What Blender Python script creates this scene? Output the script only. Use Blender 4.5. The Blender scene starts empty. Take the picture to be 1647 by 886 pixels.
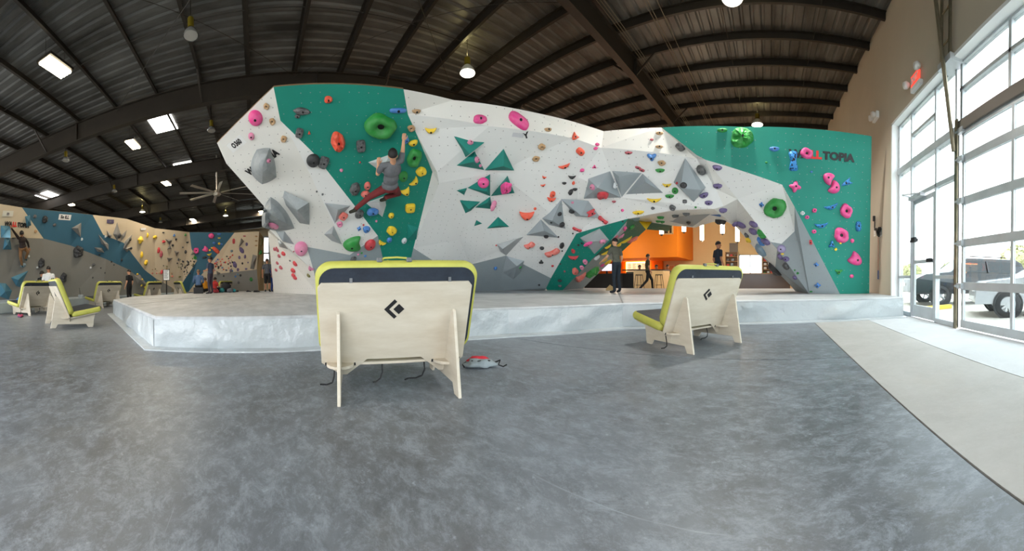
import bpy, bmesh, math, random
import numpy as np
from mathutils import Vector, Matrix, noise
from mathutils.bvhtree import BVHTree
random.seed(7)
C = bpy.context.collection
SC = bpy.context.scene
PI = math.pi

# ---------------------------------------------------------------- camera (180 degree cylindrical panorama, like the photograph)
F = 524.26
CAM = Vector((0.0, 0.0, 0.95))
EQ = 454.0
_d0 = Vector((math.sin(-2.996), math.cos(-2.996), 0))
UP = (Vector((0, 0, 1)) - _d0 * (8.0 / F)).normalized()
_f0 = Vector((-math.sqrt(.5), math.sqrt(.5), 0))
FWD = (_f0 - UP * _f0.dot(UP)).normalized()
RGT = FWD.cross(UP).normalized()
cam = bpy.data.cameras.new('camera')
cam.type = 'PANO'; cam.panorama_type = 'CENTRAL_CYLINDRICAL'
cam.central_cylindrical_range_u_min = -823.5 / F
cam.central_cylindrical_range_u_max = 823.5 / F
cam.central_cylindrical_range_v_min = -(886 - EQ) / F
cam.central_cylindrical_range_v_max = EQ / F
cam.clip_start = .05; cam.clip_end = 400
cam_o = bpy.data.objects.new('camera', cam); C.objects.link(cam_o)
cam_o.matrix_world = Matrix.Translation(CAM) @ Matrix((RGT, UP, -FWD)).transposed().to_4x4()
SC.camera = cam_o

# ---------------------------------------------------------------- world: an even pale overcast sky
W = bpy.data.worlds.new('overcast_sky'); SC.world = W; W.use_nodes = True
_bg = W.node_tree.nodes['Background']
_bg.inputs[0].default_value = (.91, .955, 1, 1)
_bg.inputs[1].default_value = 4.6
SC.view_settings.view_transform = 'Standard'
SC.view_settings.look = 'None'
SC.view_settings.gamma = 1
SC.view_settings.use_curve_mapping = False
SC.view_settings.exposure = 1.27
SC.cycles.max_bounces = 7
SC.cycles.diffuse_bounces = 5
SC.cycles.transparent_max_bounces = 12
SC.cycles.sample_clamp_indirect = 6
SC.cycles.caustics_reflective = False
SC.cycles.caustics_refractive = False

def portal(name, loc, rot, sx, sy):
    l = bpy.data.lights.new(name, 'AREA'); l.shape = 'RECTANGLE'; l.size = sx; l.size_y = sy
    l.cycles.is_portal = True
    o = bpy.data.objects.new(name, l); C.objects.link(o); o.location = loc; o.rotation_euler = rot
def area(name, loc, rot, sx, sy, power, col=(1, 1, 1), spread=PI):
    l = bpy.data.lights.new(name, 'AREA'); l.shape = 'RECTANGLE'; l.size = sx; l.size_y = sy
    l.energy = power; l.color = col; l.spread = spread
    o = bpy.data.objects.new(name, l); C.objects.link(o); o.location = loc; o.rotation_euler = rot
    return o
# daylight comes in through the glazed openings of the window wall and the open dock doors behind the camera

portal('daylight_window_wall', (3.75, 4.4, 2.5), (0, PI/2, 0), 5.0, 7.4)
portal('daylight_dock_one', (3.75, -3.6, 2.5), (0, PI/2, 0), 5.0, 4.8)
portal('daylight_dock_two', (3.75, -9.6, 2.5), (0, PI/2, 0), 5.0, 4.8)
portal('daylight_rear_dock', (-4.5, -15.3, 2.6), (-PI/2, 0, 0), 11.0, 5.2)

# ---------------------------------------------------------------- helpers
def ray(px, py):
    a = (px - 823.5) / F
    return (FWD * math.cos(a) + RGT * math.sin(a) + UP * ((EQ - py) / F)).normalized()
def at_z(px, py, z):
    d = ray(px, py); return CAM + d * ((z - CAM.z) / d.z)
def at_r(px, py, r):
    d = ray(px, py); return CAM + d * (r / math.hypot(d.x, d.y))
def at_plane(px, py, p0, n):
    d = ray(px, py); return CAM + d * ((Vector(p0) - CAM).dot(Vector(n)) / d.dot(Vector(n)))
def theta(px): return (px - 823.5) / F - PI / 4
def horizon(px):
    a = (px - 823.5) / F
    h = FWD * math.cos(a) + RGT * math.sin(a)
    return EQ + F * h.z / UP.z
def s2l(c):
    c = c / 255.0
    return c / 12.92 if c <= .04045 else ((c + .055) / 1.055) ** 2.4
def rgb(r, g, b): return (s2l(r), s2l(g), s2l(b), 1)

MATS = {}
def mat(name, col, rough=.6, metal=0, emit=None, estr=0, var=0, vscale=4, bump=0, bscale=60, col2=None, spec=None, stretch=None, coat=0, dots=False, bdist=.01):
    """a named procedural material; var mixes in a second tone by noise, bump adds fine relief"""
    if name in MATS: return MATS[name]
    m = bpy.data.materials.new(name); m.use_nodes = True; MATS[name] = m
    nt = m.node_tree; b = nt.nodes['Principled BSDF']; L = nt.links.new; N = nt.nodes.new
    b.inputs['Base Color'].default_value = col
    b.inputs['Roughness'].default_value = rough
    b.inputs['Metallic'].default_value = metal
    if spec is not None: b.inputs['Specular IOR Level'].default_value = spec
    if coat: b.inputs['Coat Weight'].default_value = coat
    if emit: b.inputs['Emission Color'].default_value = emit; b.inputs['Emission Strength'].default_value = estr
    if var or bump or dots:
        tc = N('ShaderNodeTexCoord'); src = tc.outputs['Object']
        if stretch:
            mp = N('ShaderNodeMapping'); mp.inputs['Scale'].default_value = stretch; L(src, mp.inputs[0]); src = mp.outputs[0]
    colout = None
    if var:
        n = N('ShaderNodeTexNoise'); n.inputs['Scale'].default_value = vscale; n.inputs['Detail'].default_value = 6; n.inputs['Roughness'].default_value = .62
        L(src, n.inputs['Vector'])
        r = N('ShaderNodeValToRGB'); r.color_ramp.elements[0].position = .32; r.color_ramp.elements[1].position = .7
        c2 = col2 or tuple(x * (1 - var) for x in col[:3]) + (1,)
        r.color_ramp.elements[0].color = c2; r.color_ramp.elements[1].color = col
        L(n.outputs[0], r.inputs[0]); colout = r.outputs[0]
    if dots:
        uv = N('ShaderNodeUVMap'); uv.uv_map = 'UVMap'
        v = N('ShaderNodeVectorMath'); v.operation = 'FRACTION'; sc_ = N('ShaderNodeVectorMath'); sc_.operation = 'SCALE'; sc_.inputs['Scale'].default_value = 1 / .19
        L(uv.outputs[0], sc_.inputs[0]); L(sc_.outputs[0], v.inputs[0])
        d = N('ShaderNodeVectorMath'); d.operation = 'DISTANCE'; d.inputs[1].default_value = (.5, .5, 0); L(v.outputs[0], d.inputs[0])
        cmp_ = N('ShaderNodeMath'); cmp_.operation = 'LESS_THAN'; cmp_.inputs[1].default_value = .055; L(d.outputs['Value'], cmp_.inputs[0])
        ns = N('ShaderNodeTexNoise'); ns.inputs['Scale'].default_value = 2.3; L(uv.outputs[0], ns.inputs['Vector'])
        g2 = N('ShaderNodeMath'); g2.operation = 'GREATER_THAN'; g2.inputs[1].default_value = .47; L(ns.outputs[0], g2.inputs[0])
        mu = N('ShaderNodeMath'); mu.operation = 'MULTIPLY'; L(cmp_.outputs[0], mu.inputs[0]); L(g2.outputs[0], mu.inputs[1])
        mx = N('ShaderNodeMix'); mx.data_type = 'RGBA'; L(mu.outputs[0], mx.inputs['Factor'])
        if colout: L(colout, mx.inputs['A'])
        else: mx.inputs['A'].default_value = col
        mx.inputs['B'].default_value = (.3, .29, .28, 1)
        colout = mx.outputs['Result']
    if colout: L(colout, b.inputs['Base Color'])
    if bump:
        n2 = N('ShaderNodeTexNoise'); n2.inputs['Scale'].default_value = bscale; n2.inputs['Detail'].default_value = 4; L(src, n2.inputs['Vector'])
        bp = N('ShaderNodeBump'); bp.inputs['Strength'].default_value = bump; bp.inputs['Distance'].default_value = bdist; L(n2.outputs[0], bp.inputs['Height']); L(bp.outputs[0], b.inputs['Normal'])
    return m

def tag(o, label=None, cat=None, group=None, kind=None):
    if label: o['label'] = label
    if cat: o['category'] = cat
    if group: o['group'] = group
    if kind: o['kind'] = kind
    return o
def empty(name, loc=(0, 0, 0), rz=0, label=None, cat=None, group=None, kind=None):
    o = bpy.data.objects.new(name, None); C.objects.link(o); o.location = loc; o.rotation_euler = (0, 0, rz); o.empty_display_size = .1
    return tag(o, label, cat, group, kind)
def link(name, me, parent=None, m=None, **kw):
    o = bpy.data.objects.new(name, me); C.objects.link(o)
    if m is not None:
        if len(me.materials) == 0: me.materials.append(m)
        else: me.materials[0] = m
    if parent is not None: o.parent = parent
    return tag(o, **kw)
def world_parent(o, parent):
    """parent keeping world coordinates of the mesh"""
    o.parent = parent; o.matrix_parent_inverse = parent_matrix(parent).inverted(); return o
def parent_matrix(p):
    m = Matrix.Translation(p.location) @ p.rotation_euler.to_matrix().to_4x4()
    return m if p.parent is None else parent_matrix(p.parent) @ m

class MB:
    """collects shapes and links them as ONE mesh object"""
    def __init__(s): s.v = []; s.f = []; s.mi = []; s.mats = []; s.cur = 0; s.sm = []; s.smooth = False
    def use(s, m):
        if m not in s.mats: s.mats.append(m)
        s.cur = s.mats.index(m); return s
    def add(s, vs, fs):
        k = len(s.v); s.v += [tuple(v) for v in vs]
        for f in fs: s.f.append([i + k for i in f]); s.mi.append(s.cur); s.sm.append(s.smooth)
        return s
    def box(s, a, b):
        x0, y0, z0 = [min(p, q) for p, q in zip(a, b)]; x1, y1, z1 = [max(p, q) for p, q in zip(a, b)]
        return s.add([(x0,y0,z0),(x1,y0,z0),(x1,y1,z0),(x0,y1,z0),(x0,y0,z1),(x1,y0,z1),(x1,y1,z1),(x0,y1,z1)],
                     [(0,3,2,1),(4,5,6,7),(0,1,5,4),(1,2,6,5),(2,3,7,6),(3,0,4,7)])
    def bar(s, a, b, w, h=None, up=(0, 0, 1)):
        a = Vector(a); b = Vector(b); h = h or w; d = (b - a).normalized(); u = Vector(up)
        if abs(d.dot(u)) > .98: u = Vector((1, 0, 0))
        r = d.cross(u).normalized() * w / 2; u = r.cross(d).normalized() * h / 2
        return s.add([a-r-u, a+r-u, a+r+u, a-r+u, b-r-u, b+r-u, b+r+u, b-r+u], [(0,1,2,3),(7,6,5,4),(0,4,5,1),(1,5,6,2),(2,6,7,3),(3,7,4,0)])
    def tube(s, pts, r, n=8, caps=True):
        pts = [Vector(p) for p in pts]; rs = r if isinstance(r, (list, tuple)) else [r] * len(pts); vs = []; fs = []
        pn = None
        for i, p in enumerate(pts):
            d = (pts[min(i+1, len(pts)-1)] - pts[max(i-1, 0)]).normalized()
            u = pn if pn is not None else (Vector((0, 0, 1)) if abs(d.z) < .9 else Vector((1, 0, 0)))
            x = d.cross(u).normalized(); y = x.cross(d).normalized(); pn = y
            vs += [p + (x * math.cos(2*PI*k/n) + y * math.sin(2*PI*k/n)) * rs[i] for k in range(n)]
        for i in range(len(pts) - 1):
            for k in range(n): fs.append((i*n+k, i*n+(k+1) % n, (i+1)*n+(k+1) % n, (i+1)*n+k))
        if caps: fs.append(tuple(range(n-1, -1, -1))); fs.append(tuple((len(pts)-1)*n + k for k in range(n)))
        return s.add(vs, fs)
    def lathe(s, prof, n=16, c=(0, 0, 0)):
        """profile of (radius, z)"""
        vs = [(c[0] + r*math.cos(2*PI*k/n), c[1] + r*math.sin(2*PI*k/n), c[2] + z) for r, z in prof for k in range(n)]
        fs = [(i*n+k, i*n+(k+1) % n, (i+1)*n+(k+1) % n, (i+1)*n+k) for i in range(len(prof)-1) for k in range(n)]
        return s.add(vs, fs)
    def prism(s, poly, z0, z1, M=None):
        n = len(poly); vs = [Vector((x, y, z0)) for x, y in poly] + [Vector((x, y, z1)) for x, y in poly]
        if M: vs = [M @ v for v in vs]
        return s.add(vs, [tuple(range(n-1, -1, -1)), tuple(range(n, 2*n))] + [(i, (i+1) % n, n+(i+1) % n, n+i) for i in range(n)])
    def mesh(s, name):
        me = bpy.data.meshes.new(name); me.from_pydata(s.v, [], s.f)
        for m in s.mats: me.materials.append(m)
        if len(s.mats) > 1: me.polygons.foreach_set('material_index', s.mi)
        if any(s.sm): me.polygons.foreach_set('use_smooth', s.sm)
        me.update(); return me
    def build(s, name, m=None, parent=None, world=False, bevel=0, bseg=2, smooth=False, **kw):
        me = s.mesh(name)
        if smooth: me.polygons.foreach_set('use_smooth', [True]*len(me.polygons))
        if bevel:
            bm = bmesh.new(); bm.from_mesh(me); bmesh.ops.bevel(bm, geom=[e for e in bm.edges if len(e.link_faces) == 2 and e.calc_face_angle(0) > .5], offset=bevel, segments=bseg, affect='EDGES', profile=.6)
            bm.to_mesh(me); bm.free()
        o = link(name, me, None, m, **kw)
        if parent is not None:
            o.parent = parent
            if world: o.matrix_parent_inverse = parent_matrix(parent).inverted()
        return o

def text_mesh(body, size, ext=.004, shear=0, bold=0.0, spacing=1.0):
    cu = bpy.data.curves.new('lettering', 'FONT'); cu.body = body; cu.size = size; cu.extrude = ext; cu.align_x = 'CENTER'; cu.align_y = 'CENTER'
    cu.offset = bold; cu.shear = shear; cu.space_character = spacing; cu.resolution_u = 3
    o = bpy.data.objects.new('lettering', cu); C.objects.link(o)
    bpy.context.view_layer.update()
    me = bpy.data.meshes.new_from_object(o.evaluated_get(bpy.context.evaluated_depsgraph_get()))
    bpy.data.objects.remove(o); bpy.data.curves.remove(cu); me.name = 'lettering'
    return me

# ---------------------------------------------------------------- materials
STEEL = mat('dark_brown_steel', rgb(48, 42, 35), .55, .25, var=.35, vscale=2)
DECK = mat('roof_deck', rgb(106, 106, 103), .5, .1, var=.6, vscale=1.1, col2=rgb(44, 42, 38), stretch=(1.2, .35, 1))
GREIGE = mat('greige_paint', rgb(192, 182, 164), .7, var=.08, vscale=.8)
WHITE_TRIM = mat('white_trim_paint', rgb(236, 238, 238), .5)
ALU = mat('window_aluminium', rgb(196, 202, 206), .4, .35, var=.15, vscale=3)
CREAM = mat('cream_lobby_wall', rgb(236, 210, 160), .7, var=.06, vscale=.7)
ORANGE = mat('orange_paint', rgb(232, 128, 8), .65)
BLACK = mat('matte_black', rgb(22, 22, 24), .6)
DARKM = mat('dark_brown_panel', rgb(66, 52, 44), .45)
GLASS = bpy.data.materials.new('window_glass'); GLASS.use_nodes = True
_nt = GLASS.node_tree; _nt.nodes.clear()
_o = _nt.nodes.new('ShaderNodeOutputMaterial'); _mx = _nt.nodes.new('ShaderNodeMixShader'); _tr = _nt.nodes.new('ShaderNodeBsdfTransparent'); _gl = _nt.nodes.new('ShaderNodeBsdfGlossy'); _fr = _nt.nodes.new('ShaderNodeFresnel')
_gl.inputs['Roughness'].default_value = .02; _tr.inputs[0].default_value = (.66, .70, .70, 1); _fr.inputs['IOR'].default_value = 1.35
_mx.inputs[0].default_value = .05; _nt.links.new(_tr.outputs[0], _mx.inputs[1]); _nt.links.new(_gl.outputs[0], _mx.inputs[2]); _nt.links.new(_mx.outputs[0], _o.inputs[0])

def concrete(name, cA, cB, cC, rough, streak=1.0, scuff=1.0):
    """cA/cB large patches, cC pale fine mottling, plus dark crazing and pale scratches"""
    m = bpy.data.materials.new(name); m.use_nodes = True; nt = m.node_tree; N = nt.nodes.new; L = nt.links.new; b = nt.nodes['Principled BSDF']
    tc = N('ShaderNodeTexCoord')
    def noi(sc, det, ro, dist, rot=.7, sx=(1, 1, 1)):
        mp = N('ShaderNodeMapping'); mp.inputs['Rotation'].default_value = (0, 0, rot); mp.inputs['Scale'].default_value = sx; L(tc.outputs['Object'], mp.inputs[0])
        n = N('ShaderNodeTexNoise'); n.inputs['Scale'].default_value = sc; n.inputs['Detail'].default_value = det; n.inputs['Roughness'].default_value = ro; n.inputs['Distortion'].default_value = dist; L(mp.outputs[0], n.inputs['Vector']); return n.outputs[0]
    def ramp(src, a, c_, ca=(0, 0, 0, 1), cb=(1, 1, 1, 1)):
        r = N('ShaderNodeValToRGB'); e = r.color_ramp.elements; e[0].position = a; e[0].color = ca; e[1].position = c_; e[1].color = cb; L(src, r.inputs[0]); return r.outputs[0]
    def mix(fac, A, B, mul=1.0, mode='MIX'):
        x = N('ShaderNodeMix'); x.data_type = 'RGBA'; x.blend_type = mode
        f = N('ShaderNodeMath'); f.operation = 'MULTIPLY'; f.inputs[1].default_value = mul; L(fac, f.inputs[0]); L(f.outputs[0], x.inputs['Factor'])
        for s_, v in (('A', A), ('B', B)):
            if isinstance(v, tuple): x.inputs[s_].default_value = v
            else: L(v, x.inputs[s_])
        return x.outputs['Result']
    c_ = ramp(noi(.42, 9, .72, .4), .38, .62, cA, cB)
    fine = noi(5.5, 14, .88, .3, .9, (1, 1.6, 1)); c_ = mix(ramp(fine, .47, .6), c_, cC, .6 * streak)
    c_ = mix(ramp(noi(1.0, 14, .84, .3, .2, (1, 1.4, 1)), .5, .64), c_, tuple(x*.55 for x in cA[:3]) + (1,), .52 * streak)          # darker worn patches
    c_ = mix(ramp(noi(.8, 5, .6, .2, 2.0), .55, .75), c_, tuple(a*k for a, k in zip(cB[:3], (1.0, .86, .68))) + (1,), .5 * streak)          # faint rusty tint
    c_ = mix(ramp(noi(14, 3, .8, 0, .4), .62, .8), c_, tuple(min(.8, x*1.5) for x in cC[:3]) + (1,), .5 * scuff)         # specks
    c_ = mix(ramp(noi(2.2, 4, .7, .1, .55, (.25, 9, 1)), .66, .72), c_, tuple(min(.8, x*1.35) for x in cC[:3]) + (1,), .35 * scuff)   # drag scratches
    L(c_, b.inputs['Base Color'])
    rr = N('ShaderNodeMapRange'); rr.inputs['To Min'].default_value = rough; rr.inputs['To Max'].default_value = rough + .35; L(fine, rr.inputs[0]); L(rr.outputs[0], b.inputs['Roughness'])
    bp = N('ShaderNodeBump'); bp.inputs['Strength'].default_value = .15; bp.inputs['Distance'].default_value = .01; L(fine, bp.inputs['Height']); L(bp.outputs[0], b.inputs['Normal'])
    return m
CONC = concrete('polished_concrete', rgb(80, 83, 86), rgb(118, 124, 131), rgb(154, 163, 173), .22)
CONC_L = concrete('pale_broomed_concrete', rgb(160, 157, 152), rgb(176, 174, 170), rgb(188, 188, 186), .5, .35, .4)
CONC_X = concrete('white_apron_concrete', rgb(186, 188, 190), rgb(202, 204, 206), rgb(214, 214, 214), .5, .3, .3)

# ---------------------------------------------------------------- floor
fl = empty('floor', kind='structure')
JX, JX2, JY = .97, 2.2, 3.75
def slab(x0, y0, x1, y1, m):
    b = MB(); b.box((x0+.008, y0+.008, -.15), (x1-.008, y1-.008, 0)); o = b.build('slab', m, fl); return o
slab(-38, JY, JX, 23, CONC); slab(-38, -15, JX, JY, CONC)
slab(JX, -15, JX2, 23, CONC_L); slab(JX2, -15, 3.5, 23, CONC_X)
b = MB(); b.box((-38, -15, -.2), (3.5, 23, -.03)); b.build('joint_filler', mat('joint_filler', rgb(60, 60, 58), .8), fl)

# ---------------------------------------------------------------- roof: corrugated deck, purlins, tapered frames, rods
RZ = lambda y: 7.5 + .09 * y
ce = empty('ceiling', kind='structure')
X0, X1, Y0, Y1 = -38.0, 3.5, -15.0, 23.0
b = MB(); vs = []; n = 0
x = X0
while x < X1:
    for dx, dz in ((0, 0), (.04, .035), (.09, .035), (.13, 0)):
        vs += [(x+dx, Y0, RZ(Y0)+dz), (x+dx, Y1, RZ(Y1)+dz)]
    x += .3
b.add(vs, [(2*i, 2*i+1, 2*i+3, 2*i+2) for i in range(len(vs)//2-1)])
b.add([(X0, Y0, RZ(Y0)+.2), (X1, Y0, RZ(Y0)+.2), (X1, Y1, RZ(Y1)+.2), (X0, Y1, RZ(Y1)+.2)], [(0, 1, 2, 3)])
b.build('roof_deck', DECK, ce)
b = MB()  # one purlin: a Z section along X, mesh shared
b.bar((X0, 0, -.10), (X1, 0, -.10), .012, .2); b.box((X0, -.07, -.012), (X1, 0, 0)); b.box((X0, 0, -.2), (X1, .07, -.188))
pme = b.mesh('purlin'); pme.materials.append(STEEL)
k = -10
while True:
    y = -.16 + 1.45 * k
    if y > Y1 - .3: break
    if y > Y0:
        o = link('purlin', pme, ce); o.location = (0, y, RZ(y) - .0)
    k += 1
FX = [-4.3, -10.0, -16, -22, -28, -34]
for fx in FX:
    b = MB(); ys = [Y0, -6, 2, 10, 23]
    for y0, y1 in zip(ys, ys[1:]):
        def dep(y): return .62 if y < 12 else .62 + (y-12)*.02
        a0, a1 = RZ(y0)-.2, RZ(y1)-.2
        b.add([(fx-.012, y0, a0), (fx+.012, y0, a0), (fx+.012, y0, a0-dep(y0)), (fx-.012, y0, a0-dep(y0)), (fx-.012, y1, a1), (fx+.012, y1, a1), (fx+.012, y1, a1-dep(y1)), (fx-.012, y1, a1-dep(y1))],
              [(0, 3, 7, 4), (1, 5, 6, 2)])
        for dz, w in ((0, .2), (-1, .22)):
            q0, q1 = a0 + dz*dep(y0), a1 + dz*dep(y1); t = .02
            b.add([(fx-w/2, y0, q0), (fx+w/2, y0, q0), (fx+w/2, y0, q0-t), (fx-w/2, y0, q0-t), (fx-w/2, y1, q1), (fx+w/2, y1, q1), (fx+w/2, y1, q1-t), (fx-w/2, y1, q1-t)],
                  [(0, 1, 2, 3), (0, 4, 5, 1), (2, 6, 7, 3), (1, 5, 6, 2), (0, 3, 7, 4)])
        # splice plates between the rafter sections
        b.box((fx-.11, y1-.03, a1-dep(y1)), (fx+.11, y1+.0, a1))
    o = b.build('frame_beam', STEEL, ce)
    for y in (-7.4, -1.6, 4.2, 10, 14.35):
        bb = MB(); z = RZ(y)-.2
        bb.bar((fx, y, z-.6), (fx+.75, y, z+.03), .05); bb.bar((fx, y, z-.6), (fx-.75, y, z+.03), .05)
        bb.build('knee_brace', STEEL, ce)
rod = mat('brace_rod', rgb(40, 36, 30), .5, .5)
for i, x in enumerate((-36, -31, -25.2, -19, -13.1, -7.6, -1.2, 1.4)):
    b = MB(); b.tube([(x, Y0, RZ(Y0)-.16), (x, Y1, RZ(Y1)-.16)], .012, 5); b.build('sag_rod', rod, ce)
for a, c_ in zip(FX, FX[1:]):
    for y0, y1 in ((-4.5, 1.3), (1.3, 7.1)):
        b = MB(); b.tube([(a, y0, RZ(y0)-.3), (c_, y1, RZ(y1)-.3)], .009, 4); b.tube([(a, y1, RZ(y1)-.3), (c_, y0, RZ(y0)-.3)], .009, 4); b.build('cross_brace', rod, ce)
for dx in (.28, .36, .44, 1.3, 1.38, 1.6):
    b = MB(); x = FX[0] + dx; b.tube([(x, 3.5, RZ(3.5)-.33), (x, 22, RZ(22)-.33)], .011, 5); b.build('conduit', mat('conduit_grey', rgb(120, 112, 96), .4, .4), ce)
# daylight panels in the roof
SKY = mat('daylight_panel', rgb(240, 240, 240), .5, emit=(1, .96, .92, 1), estr=4.0)
for px, py, w, l in ((262, 198, .62, .9), (298, 270, .8, .95), (79, 315, .8, .95)):
    # solve the hit on the sloping roof
    d = ray(px, py); t = (7.5 - .012 - CAM.z) / (d.z - .09 * d.y); p = CAM + d * t
    b = MB(); b.box((-w, -l/2, -.03), (w, l/2, -.005)); o = b.build('skylight', SKY, ce); o.location = p; o.rotation_euler = (math.atan(.09), 0, 0)
bpy.context.view_layer.update()

# ---------------------------------------------------------------- walls
def wall_x(name, x0, x1, y0, y1, zt, holes, m):
    """a wall in a plane of constant x with rectangular openings (ya, yb, za, zb)"""
    b = MB(); ycuts = sorted({y0, y1, *[h[0] for h in holes], *[h[1] for h in holes]})
    for a, c_ in zip(ycuts, ycuts[1:]):
        hs = [h for h in holes if h[0] <= a + 1e-6 and h[1] >= c_ - 1e-6]; z = 0
        T = zt(max(a, c_)) if callable(zt) else zt
        for h in sorted(hs, key=lambda h: h[2]):
            if h[2] > z: b.box((x0, a, z), (x1, c_, h[2]))
            z = h[3]
        b.box((x0, a, z), (x1, c_, T))
    return b.build(name, m, kind='structure')
wr = wall_x('wall_right', 3.2, 3.55, -15, 23, lambda y: RZ(y)+.1, [(.75, 8.05, 0, 5.0), (-6, -1.2, 0, 5.0), (-12, -7.2, 0, 5.0)], GREIGE)
def wall_y(name, y0, y1, x0, x1, zt, holes, m):
    b = MB(); cuts = sorted({x0, x1, *[h[0] for h in holes], *[h[1] for h in holes]})
    for a, c_ in zip(cuts, cuts[1:]):
        z = 0
        for h in sorted([h for h in holes if h[0] <= a+1e-6 and h[1] >= c_-1e-6], key=lambda h: h[2]):
            if h[2] > z: b.box((a, y0, z), (c_, y1, h[2]))
            z = h[3]
        b.box((a, y0, z), (c_, y1, zt))
    return b.build(name, m, kind='structure')
wall_y('wall_back', 22.9, 23.1, -38, 3.2, RZ(23)+.1, [(-2.05, -.4, 1.2, 2.55)], CREAM)
wall_y('wall_front', -15.2, -15, -38, 3.2, RZ(-15)+.1, [(-10, 1, 0, 5.2)], GREIGE)
b = wall_x('wall_left', -38.2, -38, -15, 23, lambda y: RZ(y)+.1, [(-1.2, 1.6, 3.4, 6.3)], mat('cream_end_wall', rgb(222, 208, 176), .7))
# white drywall reveal round the glazed opening
b = MB(); b.box((3.185, 8.0, 0), (3.5, 8.06, 5.0)); b.build('trim_1', WHITE_TRIM, kind='structure')
b = MB(); b.box((3.185, .75, 4.94), (3.5, 8.06, 5.005)); b.build('trim_2', WHITE_TRIM, kind='structure')

# glazing of the window wall (x = 3.4), storefront bay y 5.2..8.0 and roll-up door y .75..5.1
GX = 3.42
def pane(parent, y0, y1, z0, z1, x=GX, name='pane'):
    b = MB(); b.box((x-.004, y0, z0), (x+.004, y1, z1)); return b.build(name, GLASS, parent)
def fbar(parent, y0, y1, z0, z1, x=GX, d=.11, m=None, name='mullion', off=0):
    b = MB(); b.box((x-d/2+off, y0, z0), (x+d/2+off, y1, z1)); return b.build(name, m or ALU, parent, bevel=.006, bseg=1)
w1 = empty('window_1', kind='structure')
YA, YB, YC, YD, YE = 8.0, 7.2, 6.02, 5.62, 5.2     # storefront verticals
for y in (YA-.05, YB, YE): fbar(w1, y-.03, y+.03, 0, 3.68)
fbar(w1, YC-.05, YC-.0, 0, 2.85); 
for y in (YA-.05, YB, YC, YE+.02): fbar(w1, y-.03, y+.03, 3.72, 4.95)
for y in (YC-.03,): fbar(w1, y-.03, y+.03, 2.85, 3.7)
fbar(w1, YE-.05, YA, 3.64, 3.80, d=.16, name='transom'); fbar(w1, YE-.05, YA, 4.9, 4.95, name='head_rail')
fbar(w1, YC, YB, 4.36, 4.43, name='transom'); fbar(w1, YE, YC, 4.36, 4.43, name='transom') if 0 else None
fbar(w1, YE, YB, 2.84, 2.93, name='transom'); fbar(w1, YB, YA, .93, 1.0, name='transom'); fbar(w1, YE, YC-.03, .93, 1.0, name='transom')
fbar(w1, YB, YA, 0, .1, name='sill_rail'); fbar(w1, YE, YC-.03, 0, .1, name='sill_rail')
for y0, y1, z0, z1 in ((YB, YA-.05, .1, .93), (YB, YA-.05, 1.0, 3.64), (YE, YC, .1, .93), (YE, YC, 1.0, 2.84), (YC, YB, 2.93, 3.64), (YE, YC-.05, 2.93, 3.64),
                       (YB, YA-.05, 3.8, 4.9), (YC, YB, 3.8, 4.36), (YC, YB, 4.43, 4.9), (YE, YC, 3.8, 4.9)): pane(w1, y0+.02, y1-.02, z0, z1)
dr = empty('door_1', kind='structure')
D0, D1 = YC+.02, YB-.05
for y in (D0+.05, D1-.05): fbar(dr, y-.05, y+.05, .02, 2.8, d=.05, name='stile')
for z0, z1 in ((.02, .30), (1.28, 1.36), (2.7, 2.8)): fbar(dr, D0+.1, D1-.1, z0, z1, d=.05, name='rail')
pane(dr, D0+.1, D1-.1, .3, 1.28); pane(dr, D0+.1, D1-.1, 1.36, 2.7)
b = MB(); b.box((GX-.12, D0+.08, 1.29), (GX-.04, D0+.24, 1.37)); b.build('push_bar_latch', BLACK, dr, bevel=.01)
b = MB(); b.box((GX-.16, D0+.45, 2.78), (GX-.04, D1-.02, 2.86)); b.bar((GX-.14, D0+.5, 2.84), (GX-.42, D0+.85, 2.84), .03); b.bar((GX-.42, D0+.85, 2.84), (GX-.05, D1-.1, 2.84), .03); b.build('door_closer', ALU, dr, bevel=.004, bseg=1)
w2 = empty('window_2', kind='structure')
G0, G1 = .75, 5.1
fbar(w2, G0, G1, 3.66, 3.86, d=.16, name='transom', m=mat('warm_grey_steel', rgb(120, 112, 104), .5, .4)); fbar(w2, G0, G1, 4.9, 4.95, name='head_rail'); fbar(w2, G0, G1, 4.4, 4.47, name='transom')
for y in (G1-.06, 3.72, 2.25, G0+.04): fbar(w2, y-.035, y+.035, 3.86, 4.9)
for y0, y1 in ((3.76, G1-.1), (2.3, 3.68), (G0+.08, 2.2)):
    pane(w2, y0, y1, 3.86, 4.4); pane(w2, y0, y1, 4.47, 4.9)
w3 = empty('door_2', kind='structure')      # the glazed roll-up door with its five sections
zz = [.03, .8, 1.59, 2.37, 3.14, 3.66]
for i, (z0, z1) in enumerate(zip(zz, zz[1:])):
    s_ = empty('door_section'); s_.parent = w3
    for y in (G1-.1, 3.66, 2.2, G0+.1):
        b = MB(); b.box((GX-.03, y-.03, z0), (GX+.02, y+.03, z1)); b.build('stile', ALU, s_)
    for z in (z0+.035, z1-.035):
        b = MB(); b.box((GX-.035, G0+.05, z-.035), (GX+.02, G1-.06, z+.035)); b.build('rail', ALU, s_)
    if i == 0:
        b = MB(); b.box((GX-.04, G0+.05, z0), (GX+.03, G1-.06, z0+.14)); b.build('bottom_rail', ALU, s_)
    for y0, y1 in ((3.69, G1-.13), (2.23, 3.63), (G0+.13, 2.17)): pane(s_, y0, y1, z0+.07, z1-.07, name='pane')
    b = MB(); b.box((GX-.10, G1-.16, z1-.05), (GX-.03, G1+.02, z1+.05)); b.tube([(GX-.08, G1-.1, z1), (GX-.08, G1+.06, z1)], .03); b.build('roller_hinge', ALU, s_)
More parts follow.
